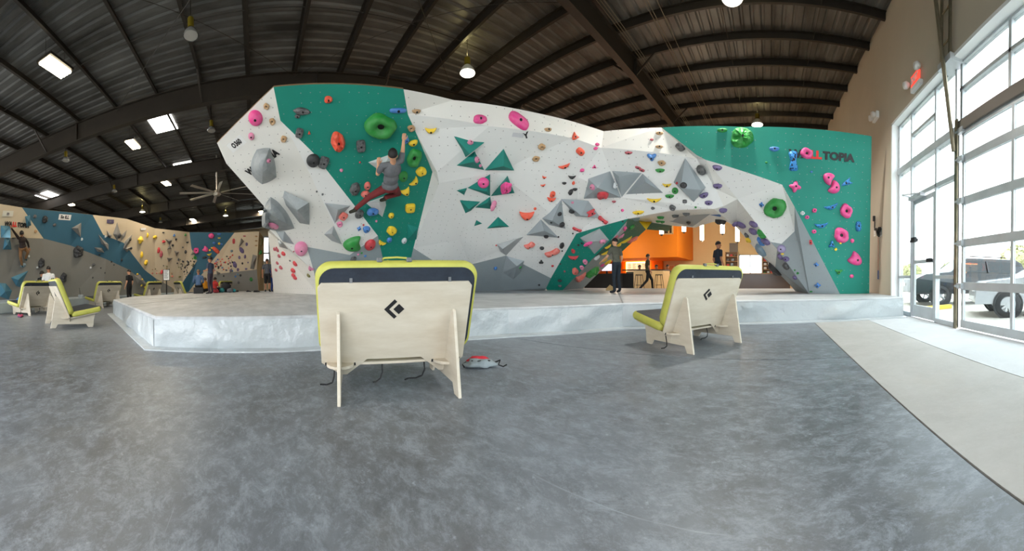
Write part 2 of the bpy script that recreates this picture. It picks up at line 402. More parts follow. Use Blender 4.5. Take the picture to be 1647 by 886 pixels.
# vertical track, guide ladder and the diagonal track that runs up to the roof
TRK = mat('galvanised_track', rgb(148, 140, 118), .35, .8, var=.3, vscale=8)
b = MB(); b.box((GX-.10, G1, 0), (GX-.07, G1+.09, 3.9)); b.box((GX-.10, G1+.07, 0), (GX+.0, G1+.09, 3.9))
for i in range(12): b.box((GX-.104, G1+.03, .12+i*.3), (GX-.1, G1+.06, .2+i*.3))
b.build('door_track', TRK, w3)
b = MB(); b.tube([(3.28, G1+.05, 3.3), (2.62, G1+.05, 7.6)], .04, 8); b.build('diagonal_track', TRK, w3)
b = MB(); b.tube([(3.14, G1+.28, 4.96), (3.14, G1+.28, 7.7)], .035, 8); b.tube([(3.14, G1-.02, 4.96), (3.14, G1-.02, 7.7)], .035, 8)
for z in (5.3, 5.9, 6.5, 7.1): b.tube([(3.14, G1-.02, z), (3.14, G1+.28, z)], .02, 6)
b.build('track_ladder', TRK, w3)
b = MB(); b.box((3.1, G1-.1, 4.88), (3.4, G1+.36, 5.0)); b.build('track_bracket', ALU, w3)
# plain glazed dock doors behind the camera on the same wall
for i, (y0, y1) in enumerate(((-6, -1.2), (-12, -7.2))):
    w = empty('door_%d' % (3+i), kind='structure')
    for y in (y0+.05, y0+1.6, y0+3.2, y1-.05): fbar(w, y-.03, y+.03, 0, 5)
    for z in (.05, 1.25, 2.5, 3.75, 4.95): fbar(w, y0, y1, z-.04, z+.04, name='rail')

b = MB(); b.box((3.55, -60, -.35), (90, 90, -.05)); b.build('ground_outside', mat('pale_concrete_lot', rgb(206, 200, 190), .9, var=.15, vscale=.4), kind='structure')  # lot in its own pale concrete colour

# ---------------------------------------------------------------- main boulder
PZ = .48      # top of the big crash mat
WALLW = mat('boulder_white', rgb(236, 234, 228), .6, var=.05, vscale=.9, bump=.25, bscale=90, dots=True)
WALLB = mat('boulder_bright_white', rgb(240, 240, 238), .6, var=.03, vscale=.9, bump=.25, bscale=90, dots=True)
TEAL = mat('boulder_teal', rgb(16, 140, 122), .6, var=.14, vscale=.8, bump=.25, bscale=90, dots=True)
GREY = mat('boulder_grey', rgb(160, 170, 174), .6, var=.08, vscale=.9, bump=.25, bscale=90, dots=True)
TEAL_SHADE = mat('boulder_teal_shaded', rgb(24, 104, 86), .6, var=.14, vscale=.8, dots=True)  # the teal darkened: shade of the arch's inner face put into the colour
PLY = mat('plywood_back', rgb(150, 122, 88), .7, var=.2, vscale=3)

def interp(x, tab):
    if x <= tab[0][0]: return tab[0][1]
    for (a, p), (b_, q) in zip(tab, tab[1:]):
        if x <= b_: return p + (q - p) * (x - a) / (b_ - a)
    return tab[-1][1]
RT = [(340, 6.0), (440, 6.32), (650, 6.45), (730, 6.9), (860, 7.46), (971, 8.43), (1064, 8.24), (1193, 8.2), (1402, 8.77)]
RB = [(340, 11.2), (440, 11.6), (560, 12.2), (650, 12.6), (770, 13.6), (905, 13.3), (971, 12.4), (1064, 11.4), (1135, 10.6), (1240, 9.9), (1300, 9.35), (1351, 9.1), (1402, 8.85)]
ZT = 4.3
def prof(px, py):
    """distance of the leaning climbing face at this azimuth and height"""
    rt, rb = interp(px, RT), interp(px, RB)
    t = (horizon(px) - py) / F
    if .95 + rt * t >= ZT: return rt
    s_ = (ZT - PZ) / max(rb - rt, .02)
    return (s_ * rb - (.95 - PZ)) / (t + s_)
def P(px, py, r=None, dr=0):
    return at_r(px, py, (r if r is not None else prof(px, py)) + dr)
def base(px, r, z=PZ + .006):
    th = theta(px); return Vector((r*math.sin(th), r*math.cos(th), z))

def add_uv(me):
    """flat UV in metres per face, for the bolt grid"""
    uvl = me.uv_layers.new(name='UVMap')
    for p in me.polygons:
        n = p.normal; u = Vector((0, 0, 1)).cross(n)
        u = u.normalized() if u.length > 1e-3 else Vector((1, 0, 0)); v = n.cross(u)
        for li in p.loop_indices:
            c_ = me.vertices[me.loops[li].vertex_index].co
            uvl.data[li].uv = (c_.dot(u), c_.dot(v))
WV, WF = [], []      # everything holds can be bolted to
def panel(parent, pts, m, name='climbing_panel', thick=.06, fan=None, label=None, zmin=.486):
    """one flat climbing panel with thickness, facing the camera side; pts in order round its edge"""
    pts = [Vector(p) for p in pts]
    for p in pts: p.z = max(p.z, zmin)
    n = Vector((0, 0, 0))
    for i in range(len(pts)): n += pts[i].cross(pts[(i+1) % len(pts)])
    n.normalize(); cen = sum(pts, Vector()) / len(pts)
    if n.dot(CAM - cen) < 0: pts.reverse(); n = -n
    k = len(pts); b = MB().use(m)
    tri = bmesh.new(); vs = [tri.verts.new(p) for p in pts]; f = tri.faces.new(vs); bmesh.ops.triangulate(tri, faces=[f]); tri.verts.index_update()
    tris = [tuple(v.index for v in f.verts) for f in tri.faces]; tri.free()
    b.add(pts, tris)
    back = [p - n * thick for p in pts]
    for q in back: q.z = max(q.z, zmin); b.use(PLY)
    b.add(pts + back, [(k + t[2], k + t[1], k + t[0]) for t in tris] + [(i, k+i, k+(i+1) % k, (i+1) % k) for i in range(k)])
    off = len(WV); WV.extend(pts); WF.extend([tuple(i+off for i in t) for t in tris])
    o = b.build(name, None, parent, world=False); add_uv(o.data)
    if label: o['label'] = label
    return o

boulder = empty('climbing_boulder', (0, 0, 0), 0, 'huge leaning white, teal and grey climbing boulder with an arch cut through it', 'climbing wall')
def plane3(a, b_, c_): return a, (b_-a).cross(c_-a).normalized()
B_ = P(440, 140); S4 = P(562.5, 410)
PL1 = plane3(B_, S4, P(349, 230, 7.5))          # the prow is one flat face
A, Ck, A2, N1, N2, N3, S1, S2, S3 = [at_plane(x, y, *PL1) for x, y in ((349, 230), (451, 194), (364, 263), (424, 331), (434, 370), (493.5, 397), (472, 227), (499, 281), (537.6, 362.5))]
U0 = P(649, 143.4); U1 = at_plane(656, 184, *plane3(B_, U0, Ck))
PL3 = plane3(Ck, U1, base(637, 12.5))           # the big teal stripe below its top band
T1, T2, T3, T4, U2, U3, U4, U5, T0 = [at_plane(x, y, *PL3) for x, y in ((505, 247), (533, 283), (607.6, 379), (617, 421), (668, 211), (695.5, 276.5), (665, 399), (660, 420), (590, 240))]
V0 = P(730, 161); V1 = P(860, 181); V2 = P(920, 195); V3 = P(971, 211); V4 = P(1064, 205)
X1_ = P(787, 203); X2_ = P(920, 222); X3_ = P(967, 237.5); X4_ = P(1120, 255)
TR = P(1402, 219); PL2 = plane3(TR, P(1351, 473.5), V4)      # the teal wall beside the windows is one flat face
KK, K0, TV, TVb, TRb = [at_plane(x, y, *PL2) for x, y in ((1135, 257), (1120, 249), (1193, 204), (1351, 473.5), (1398, 473.5))]
i1 = P(982, 275); i2 = P(999, 318); i3 = P(1010.4, 351.6, None)
q1 = P(697, 419.4); q2 = P(755, 426); q3 = P(814, 411); q4 = P(886, 447.3)
a1 = P(927, 375.6)
# left prow and its neighbours
panel(boulder, [A, B_, Ck, S1, S2, S3, S4, N3, N2, N1, A2], WALLW, label='off-white leaning prow panel')
panel(boulder, [Ck, T1, T2, S2, S1], WALLB)
panel(boulder, [T2, T3, S4, S3, S2], WALLB, label='bright white panel')
panel(boulder, [B_, U0, U1, Ck], TEAL)
panel(boulder, [Ck, U1, U2, T0, T2, T1], TEAL)
panel(boulder, [U2, U3, U4, T3, T2, T0], TEAL)
panel(boulder, [T3, U4, U5, base(655, 12.6), base(620, 12.4), T4], TEAL)
panel(boulder, [S4, T3, T4, base(620, 12.4), base(575, 12.1)], GREY)
panel(boulder, [N3, S4, base(575, 12.1), base(512, 11.9), P(505, 437)], GREY)
# the white lower wall that runs back under the prow
panel(boulder, [N2, N3, P(505, 437), base(512, 11.9), base(440, 15.5), P(431, 372, 12.5)], WALLW, label='shaded white lower panel behind the prow')
# middle white field
panel(boulder, [U0, V0, X1_, U1], WALLW)
panel(boulder, [V0, V1, V2, X2_, X1_], WALLW)
panel(boulder, [V2, V3, X3_, X2_], WALLW)
panel(boulder, [V3, V4, K0, KK, X4_, X3_], WALLW)
w1_, w2_, w3_ = P(706, 295, None, -.05), P(740, 385), P(800, 404)
panel(boulder, [U1, X1_, P(800, 278), P(703, 277), U2], WALLB)
panel(boulder, [U2, P(703, 277), U3], WALLB)
panel(boulder, [X1_, X2_, P(930, 285), P(800, 278)], WALLB)
panel(boulder, [X2_, X3_, i1, P(930, 285)], WALLB)
panel(boulder, [U3, P(703, 277), w1_, w2_, w3_, q3, q2, q1, U4], WALLB)
panel(boulder, [P(703, 277), P(800, 278), P(930, 285), a1, q4, q3, w3_, w2_, w1_], WALLB)
panel(boulder, [P(930, 285), i1, i2, i3, a1], WALLB)
panel(boulder, [U4, q1, q2, base(735, 13.3), base(655, 12.6), U5], GREY)
panel(boulder, [q2, q3, base(802, 13.6), base(735, 13.3)], GREY)
panel(boulder, [q3, q4, P(878.4, 463.5), base(876, 13.5), base(802, 13.6)], GREY)
# right white face above the arch
J1 = P(1152, 304.7); J2 = P(1164, 331.5); E1 = P(1186, 320)
c1 = P(1085, 338); c2 = P(1148, 336); 
panel(boulder, [X3_, X4_, KK, J1, J2, c2, i2, i1], WALLB)
panel(boulder, [i2, c2, c1, i3], WALLB)
# underside of the arch
h1 = P(1037, 356, 11.4); h2 = P(1081, 363, 12.2); h3 = P(1118, 366, 12.2); h4 = P(1146, 357, 11.6); h5 = P(1170, 357, 10.9); h6 = P(1185, 366, 10.6); h7 = P(1216, 402.5, 10.7); h8 = P(1279, 466.7, 11.0)
panel(boulder, [i3, c1, h2, h1], WALLW)
panel(boulder, [c1, c2, h4, h3, h2], WALLW)
panel(boulder, [c2, J2, h6, h5, h4], WALLW)
# leaning right leg
l0 = P(1239, 389); l1 = P(1250, 400.6); l2 = P(1301, 472.5)
panel(boulder, [KK, E1, J2, J1], WALLW)
m1 = P(1217, 424, 10.9)
panel(boulder, [J2, E1, l0, l1, P(1247, 430, 10.4), h7, h6], WALLW)
panel(boulder, [P(1247, 430, 10.4), l1, l2, base(1279, 11.0), h8, h7], GREY)
R1 = at_plane(1258, 297, *PL2); R2 = at_plane(1278, 332.5, *PL2); R3 = P(1278, 372); R4 = P(1257, 392)
panel(boulder, [KK, R1, R2, R3, E1], WALLB)
panel(boulder, [E1, R3, R4, l0], WALLB)
panel(boulder, [l0, R4, R3, P(1283, 387), P(1302, 472.5, 9.32), l2, l1], GREY)
panel(boulder, [R3, R2, TVb, P(1302, 472.5, 9.32), P(1283, 387)], GREY)
# teal right wall
panel(boulder, [V4, TV, TR, TRb, TVb, R2, R1, KK, K0], TEAL)
# left leg of the arch: teal face, shaded inner face, grey foot
b1 = P(880, 466.7, 13.3); b2 = P(905, 466.7, 13.1); g1 = P(957, 412); g1b = P(980, 389)
k1 = P(1039, 369, 12.6); k2 = P(1001.8, 403.4, 13.4); k3 = P(967, 435, 14.2); k4 = P(937.5, 464, 14.8)
panel(boulder, [a1, i3, g1b, g1, b2, b1, P(878.4, 463.5), q4], TEAL)
panel(boulder, [i3, h1, k1, k2, g1, g1b], TEAL_SHADE)
panel(boulder, [g1, k2, k3, k4, b2], GREY)
panel(boulder, [h1, h2, P(1075, 372, 13.6), k1], TEAL_SHADE)
bpy.context.view_layer.update()
BV = BVHTree.FromPolygons(WV, WF); NWALL = len(WV)

# ---------------------------------------------------------------- volumes bolted on the boulder
VW = mat('volume_grey', rgb(162, 171, 176), .6, var=.06, vscale=2, bump=.3, bscale=120)
VL = mat('volume_pale_grey', rgb(176, 180, 182), .6, var=.12, vscale=3, bump=.3, bscale=120)
VT = mat('volume_teal', rgb(14, 132, 120), .6, var=.1, vscale=3, bump=.3, bscale=120)
VWH = mat('volume_white', rgb(222, 222, 222), .6, var=.1, vscale=3)
VB = mat('volume_blue', rgb(22, 112, 186), .5)
VY = mat('volume_yellow', rgb(240, 206, 20), .5)
def hit(px, py):
    d = ray(px, py); loc, n, i, dist = BV.ray_cast(CAM, d)
    if loc is None: return P(px, py), -d
    if n.dot(d) > 0: n = -n
    return loc, n
def volume(basepts, tops, faces, m, label, group=None, name='climbing_volume'):
    """basepts: pixels on the wall; tops: (px, py, lift); faces index into basepts + tops"""
    vs = []; hs = []
    for q in basepts:
        loc, n = hit(*q); vs.append(loc - ray(*q) * .004); hs.append(loc)
    for q in tops:
        loc, n = hit(q[0], q[1]); vs.append(loc - ray(q[0], q[1]) * q[2])
    o0 = sum(vs, Vector()) / len(vs)
    nb = len(basepts); faces = [list(f) for f in faces]
    bm = bmesh.new(); bv = [bm.verts.new(v - o0) for v in vs]
    for f in faces:
        try: bm.faces.new([bv[i] for i in f])
        except ValueError: pass
    bmesh.ops.triangulate(bm, faces=bm.faces[:]); bmesh.ops.recalc_face_normals(bm, faces=bm.faces[:])
    me = bpy.data.meshes.new(name); bm.to_mesh(me); bm.free()
    o = link(name, me, None, m, label=label, cat='climbing volume', group=group); o.location = o0
    off = len(WV); WV.extend(vs)
    for f in faces:
        for i in range(1, len(f)-1): WF.append((off+f[0], off+f[i], off+f[i+1]))
    return o
def pyramid(basepts, apex, lift, m, label, group=None):
    n = len(basepts); return volume(basepts, [(apex[0], apex[1], lift)], [(i, (i+1) % n, n) for i in range(n)], m, label, group)
GT = 'teal pyramid volumes in the middle of the boulder'
# coordinates read off enlarged crops, converted to the frame
def c1_(x, y): return 340 + x/5.213, 120 + y/5.213
def c2_(x, y): return 340 + x/5.213, 280 + y/5.213
def c3_(x, y): return 620 + x/5.213, 130 + y/5.213
def c4_(x, y): return 620 + x/4.663, 280 + y/4.663
def c5_(x, y): return 880 + x/5.213, 180 + y/5.213
def c6_(x, y): return 880 + x/5.213, 320 + y/5.213
def c7_(x, y): return 1120 + x/5.213, 180 + y/5.213
def c8_(x, y): return 1120 + x/5.213, 320 + y/5.213
pyramid([c3_(575, 465), c3_(830, 517), c3_(672, 640)], c3_(706, 612), .28, VT, 'uppermost teal triangular volume, long point hanging down, pink hold on it', GT)
pyramid([c3_(748, 590), c3_(828, 748), c3_(597, 710)], c3_(736, 680), .28, VT, 'teal triangular volume with two pink holds, tucked under the uppermost one', GT)
pyramid([c3_(990, 570), c3_(1080, 752), c3_(832, 750)], c3_(990, 715), .32, VT, 'largest plain teal pyramid volume, standing upright with no hold', GT)
pyramid([c4_(785, 0), c4_(785, 165), c4_(615, 103)], c4_(760, 130), .25, VT, 'teal kite-shaped volume carrying a round pink hold, upright edge to the side', GT)
pyramid([c4_(915, 12), c4_(968, 142), c4_(790, 165)], c4_(900, 60), .25, VT, 'teal pyramid volume almost covered by an angular pink hold', GT)
pyramid([c4_(612, 103), c4_(590, 157), c4_(533, 123)], c4_(590, 125), .12, VT, 'small teal pyramid volume touching the tip of a kite-shaped one', GT)
pyramid([c4_(558, 195), c4_(710, 207), c4_(640, 275), c4_(600, 293)], c4_(625, 262), .18, VT, 'chalked teal volume with a downward beak', GT)
pyramid([c4_(785, 168), c4_(800, 262), c4_(672, 250)], c4_(765, 215), .2, VT, 'teal pyramid volume with a pink drip of a hold on its edge', GT)
pyramid([c4_(682, 345), c4_(725, 370), c4_(665, 390)], c4_(688, 366), .1, VT, 'smallest teal pyramid volume, low on the white field', GT)
pyramid([c4_(845, 320), c4_(928, 395), c4_(760, 408)], c4_(850, 385), .22, VT, 'lowest wide teal pyramid volume with a chalk mark', GT)
pyramid([c4_(165, 375), c4_(245, 400), c4_(232, 490), c4_(160, 497)], c4_(205, 450), .2, VT, 'small chalky teal volume at the lower edge of the teal stripe', GT)
G2 = 'grey volumes on the white field'
volume([c4_(835, 525), c4_(1035, 470), c4_(905, 610), c4_(862, 580)], [(c4_(880, 560) + (.3,)), (c4_(980, 490) + (.1,))], [(0, 1, 5), (0, 5, 4), (1, 2, 4, 5), (2, 3, 4), (3, 0, 4)], VL, 'pale grey wedge volume resting its tip on the grey foot panels', G2)
volume([c4_(905, 615), c4_(1040, 650), c4_(1015, 735), c4_(960, 790), c4_(880, 740)], [(c4_(985, 690) + (.35,))], [(0, 1, 5), (1, 2, 5), (2, 3, 5), (3, 4, 5), (4, 0, 5)], VW, 'grey box-like volume low on the grey foot panels', G2)
pyramid([c4_(1165, 340), c4_(1300, 478), c4_(1055, 457)], c4_(1190, 425), .3, VW, 'grey pyramid volume with a small pink patch, below the steep twin', G2)
pyramid([c4_(1320, 190), c4_(1350, 410), c4_(1225, 380), c4_(1175, 332)], c4_(1250, 350), .35, VW, 'tall pointed grey pyramid volume with two black holds', G2)
pyramid([c5_(115, 730), c5_(345, 745), c5_(450, 890), c5_(240, 875)], c5_(285, 870), .35, VW, 'grey downward volume carrying a dumbbell-shaped red hold', G2)
pyramid([c5_(345, 560), c5_(528, 497), c5_(620, 718), c5_(307, 728)], c5_(425, 635), .4, VW, 'grey faceted volume with a pink ball and a big red hold', G2)
pyramid([c5_(545, 495), c5_(792, 512), c5_(625, 715)], c5_(600, 540), .25, VW, 'plain grey inverted triangular volume', G2)
pyramid([c5_(800, 518), c5_(972, 678), c5_(660, 690)], c5_(828, 590), .3, VW, 'grey pyramid volume with a faint red patch and a small tag', G2)
volume([c5_(1157, 388), c5_(1330, 632), c5_(1230, 755), c5_(1060, 590)], [(c5_(1120, 640) + (.35,)), (c5_(1290, 655) + (.3,))], [(0, 1, 5), (0, 5, 4), (1, 2, 5), (2, 4, 5), (2, 3, 4), (3, 0, 4)], VW, 'tall grey diamond-shaped volume with a black ball hold', G2)
G3 = 'grey volumes on the prow'
def dome(basepts, top, lift, m, label, group, ridge=None):
    """a curved shield volume: base outline bulging to a ridge"""
    pts = []; n = len(basepts)
    for i in range(n):
        a, b_ = Vector(basepts[i]), Vector(basepts[(i+1) % n]); cen = Vector(top)
        for k in range(6):
            q = a.lerp(b_, k/6); bul = math.sin(PI*k/6) * .06 * (a-b_).length
            q = q + (q - cen).normalized() * bul; pts.append((q.x, q.y))
    N = len(pts); tops = []
    for f_, l in ((.66, .62), (.33, .9)):
        for q in pts: v = Vector(top).lerp(Vector(q), f_); tops.append((v.x, v.y, lift*l))
    tops.append((top[0], top[1], lift))
    fs = []
    for i in range(N):
        j = (i+1) % N; fs += [(i, j, N+j, N+i), (N+i, N+j, 2*N+j, 2*N+i), (2*N+i, 2*N+j, 3*N)]
    return volume(pts, tops, fs, m, label, group)
VG = mat('volume_concrete_grey', rgb(170, 175, 176), .55, var=.25, vscale=2.5, bump=.35, bscale=60, col2=rgb(142, 148, 150))
dome([c1_(330, 760), c1_(380, 630), c1_(490, 615), c1_(545, 860), c2_(425, 85), c2_(345, 10)], c1_(430, 760), .5, VG, 'round-backed concrete-grey volume over the lettering on the prow', G3)
dome([c2_(495, 190), c2_(600, 280), c2_(697, 455), c2_(560, 475), c2_(425, 440), c2_(435, 300)], c2_(500, 340), .55, VG, 'broad grey shield volume with a pink ball hanging off the prow edge', G3)
volume([c2_(612, 140), c2_(820, 240), c2_(822, 425), c2_(740, 410), c2_(625, 260), c2_(600, 190)], [(c2_(720, 300) + (.5,)), (c2_(815, 240) + (.25,))], [(0, 1, 7), (0, 7, 6), (1, 2, 7), (2, 6, 7), (2, 3, 6), (3, 4, 6), (4, 5, 6), (5, 0, 6)], VG, 'grey scoop-shaped volume with a raised lip in the middle of the prow', G3)
pyramid([c2_(950, 242), c2_(1165, 265), c2_(1035, 410)], c2_(1060, 300), .3, VL, 'pale grey triangular volume above a coral hold beside the bright panel', G3)
pyramid([c2_(1025, 432), c2_(1095, 590), c2_(1010, 560), c2_(945, 505)], c2_(1010, 500), .25, VL, 'pale grey kite volume straddling the panel seam', G3)
pyramid([c2_(540, 475), c2_(612, 478), c2_(695, 590), c2_(640, 628), c2_(570, 610)], c2_(600, 560), .25, VG, 'shaded grey volume under the prow edge', G3)
# the white wedge under the climber's hand, the one under the climber's foot
pyramid([(592, 261), (628, 248), (637, 262), (622, 283)], (620, 262), .3, VWH, 'white wedge volume under the hand of the climber in maroon trousers', 'white volumes beside the climber')
pyramid([(588, 326), (619, 315), (621, 330), (615, 349)], (610, 325), .3, VWH, 'white triangular volume under the bent knee of the climber', 'white volumes beside the climber')
# under the arch
pyramid([c6_(275, 325), c6_(440, 247), c6_(520, 345), c6_(397, 462)], c6_(330, 360), .35, VL, 'big pale grey cube-like volume on the teal leg of the arch', 'volumes round the arch')
pyramid([c6_(670, 185), c6_(650, 270), c6_(600, 345), c6_(535, 345)], c6_(600, 290), .2, VW, 'narrow grey volume on the shaded inner face of the arch', 'volumes round the arch')
pyramid([c6_(770, 187), c6_(880, 190), c6_(830, 258)], c6_(830, 200), .3, VY, 'yellow cup-shaped volume hanging at the top of the arch', 'volumes round the arch')
pyramid([c6_(1025, 187), c6_(1110, 145), c6_(1370, 125), c6_(1220, 232), c6_(1150, 215)], c6_(1180, 215), .25, VW, 'wide grey volume slung under the arch', 'volumes round the arch')
pyramid([c6_(1365, 135), c6_(1490, 125), c6_(1450, 150)], c6_(1440, 148), .12, VB, 'flat blue triangular volume on the underside of the arch', 'volumes round the arch')
pyramid([c6_(705, 165), c6_(780, 155), c6_(765, 185), c6_(735, 185)], c6_(745, 172), .12, mat('volume_pale_blue', rgb(120, 162, 176), .6), 'small pale blue volume at the peak of the teal leg', 'volumes round the arch')
BV = BVHTree.FromPolygons(WV, WF)

# ---------------------------------------------------------------- big crash mat in front of the boulder
VINW = mat('white_vinyl', rgb(188, 194, 196), .32, var=.06, vscale=1.5, bump=.9, bscale=2.6, bdist=.09)
VING = mat('scuffed_mat_top', rgb(204, 206, 208), .5, var=.25, vscale=1.2, col2=rgb(166, 170, 172), bump=.2, bscale=12, stretch=(1, 3, 1))
OUT = [(-19.5, -2.4), (-12.4, -4.9), (-9.7, -4.55), (-4.62, -1.5), (-4.62, .9), (-4.28, 3.1), (-3.95, 3.85), (-2.68, 5.58), (-.8, 6.66), (1.05, 6.98), (3.17, 7.2), (3.17, 9.9), (2.4, 13.9), (-2, 13.9), (-9.5, 13.9), (-14.5, 12), (-19.5, 4)]
mat_ = empty('crash_mat', (0, 0, 0), 0, 'huge low white vinyl crash mat spread out under the boulder', 'crash mat')
b = MB(); n = len(OUT)
def smooth_top():
    b = MB(); b.prism(OUT, PZ-.08, PZ); return b
o = smooth_top().build('mat_top', VING, mat_, bevel=.05, bseg=3)
# skirt: a draped vinyl face with gentle pulls and folds
b = MB(); b.smooth = True
for i in range(2, 10):
    p, q = Vector(OUT[i]), Vector(OUT[i+1]); L_ = (q-p).length; d = (q-p)/L_; nn = Vector((d.y, -d.x)) * -1
    if nn.dot(-(p+q)/2) < 0: nn = -nn
    nx = max(2, int(L_/.06)); nz = 7; vs = []
    for a in range(nx+1):
        u = a/nx
        for c_ in range(nz+1):
            w = c_/nz; s_ = u*L_ + i*3.7
            fold = max(0, noise.noise((s_*1.1 + (1-w)*.5, 3.3, w*.6))) ** 1.2 * .26 + noise.noise((s_*3 - w*1.9, 7.1, w)) * .03
            env = math.sin(PI*u) ** .3 * math.sin(PI*min(1, w*.9+.05))
            q3_ = p + d*L_*u + nn*(.012 + fold*env)
            vs.append((q3_.x, q3_.y, .02 + (PZ-.045-.02)*(w)))
    b.add(vs, [(a*(nz+1)+c_, (a+1)*(nz+1)+c_, (a+1)*(nz+1)+c_+1, a*(nz+1)+c_+1) for a in range(nx) for c_ in range(nz)])
b.build('mat_skirt', VINW, mat_)
b = MB(); b.prism(OUT, .0, PZ-.07); b.build('mat_core', VINW, mat_)
b = MB(); INN = []
for i in range(2, 11):
    p = Vector(OUT[i]); a_ = Vector(OUT[max(i-1, 2)]) - p if i > 2 else Vector((0, 0)); c_ = Vector(OUT[min(i+1, 10)]) - p if i < 10 else Vector((0, 0))
    nn = Vector((0, 0))
    if i > 2: dd = (p-Vector(OUT[i-1])).normalized(); v_ = Vector((dd.y, -dd.x)); v_ = v_ if v_.dot(-p) > 0 else -v_; nn += v_
    if i < 10: dd = (Vector(OUT[i+1])-p).normalized(); v_ = Vector((dd.y, -dd.x)); v_ = v_ if v_.dot(-p) > 0 else -v_; nn += v_
    nn.normalize(); INN.append((p, p + nn*.2))
for (p, q), (p2, q2) in zip(INN, INN[1:]):
    b.add([(p.x, p.y, .035), (q.x, q.y, .02), (q2.x, q2.y, .02), (p2.x, p2.y, .035), (q.x, q.y, .0), (q2.x, q2.y, .0)], [(0, 1, 2, 3), (1, 4, 5, 2)])
b.build('mat_flange', VINW, mat_)
# seams across the top
b = MB()
for (xa, ya), (xb, yb) in (((-4.62, .9), (-16, 3.5)), ((-4.28, 3.1), (-12, 9)), ((-2.68, 5.6), (-6, 12)), ((-.8, 6.6), (-1.2, 13)), ((-9.7, -4.5), (-12.5, 2)), ((-7, -2.9), (-15.5, -1))):
    b.bar((xa, ya, PZ+.001), (xb, yb, PZ+.001), .03, .006)
b.build('mat_seam', mat('mat_seam', rgb(150, 152, 154), .6), mat_)

# ---------------------------------------------------------------- climbing holds
def hmat(name, c, chalk=.18, rough=.5):
    return mat('hold_' + name, rgb(*c), rough, var=1, vscale=1.6, col2=tuple(a*(1-chalk) + .75*chalk for a in rgb(*c)[:3]) + (1,), bump=.3, bscale=14)
HC = dict(pk=('pink', hmat('pink', (236, 40, 140))), lp=('pale pink', hmat('pale_pink', (226, 116, 160), .3)), tn=('tan', hmat('tan', (188, 146, 92), .2)), bk=('black', hmat('black', (30, 30, 33), .06)),
          gb=('chalky black', hmat('chalky_black', (38, 40, 43), .24)), rd=('red', hmat('red', (206, 30, 46), .12)), og=('orange', hmat('orange', (238, 78, 36), .12)), co=('coral', hmat('coral', (232, 96, 78), .25)),
          gn=('green', hmat('green', (22, 142, 48), .08)), yl=('yellow', hmat('yellow', (246, 206, 24), .08)), bl=('blue', hmat('blue', (38, 120, 198), .15)), pr=('purple', hmat('purple', (98, 78, 136), .15)),
          wh=('chalk-white', hmat('white', (216, 220, 222), .3)), dr=('dark red', hmat('dark_red', (176, 62, 78), .12)), ol=('olive', hmat('olive', (120, 116, 56), .1)), gg=('blue-grey', hmat('blue_grey', (112, 140, 158), .2)),
          lv=('lavender', hmat('lavender', (158, 142, 190), .25)), pb=('perforated blue', None))
_m = bpy.data.materials.new('hold_perforated_blue'); _m.use_nodes = True; _n = _m.node_tree; _b = _n.nodes['Principled BSDF']
_t = _n.nodes.new('ShaderNodeTexCoord'); _v = _n.nodes.new('ShaderNodeTexVoronoi'); _v.inputs['Scale'].default_value = 3.4; _r = _n.nodes.new('ShaderNodeValToRGB')
_r.color_ramp.elements[0].position = .36; _r.color_ramp.elements[0].color = rgb(10, 26, 66); _r.color_ramp.elements[1].position = .42; _r.color_ramp.elements[1].color = rgb(58, 142, 212)
_n.links.new(_t.outputs['Object'], _v.inputs['Vector']); _n.links.new(_v.outputs['Distance'], _r.inputs[0]); _n.links.new(_r.outputs[0], _b.inputs['Base Color']); _b.inputs['Roughness'].default_value = .5
HC['pb'] = ('perforated blue', _m)
SHN = dict(b='round', o='lumpy', c='crescent', h='half-moon', r='pocket', k='block-shaped', s='star-shaped', n='kidney-shaped', d='dumbbell', t='pointed', p='pill-shaped', g='crystal')
SHM = {}
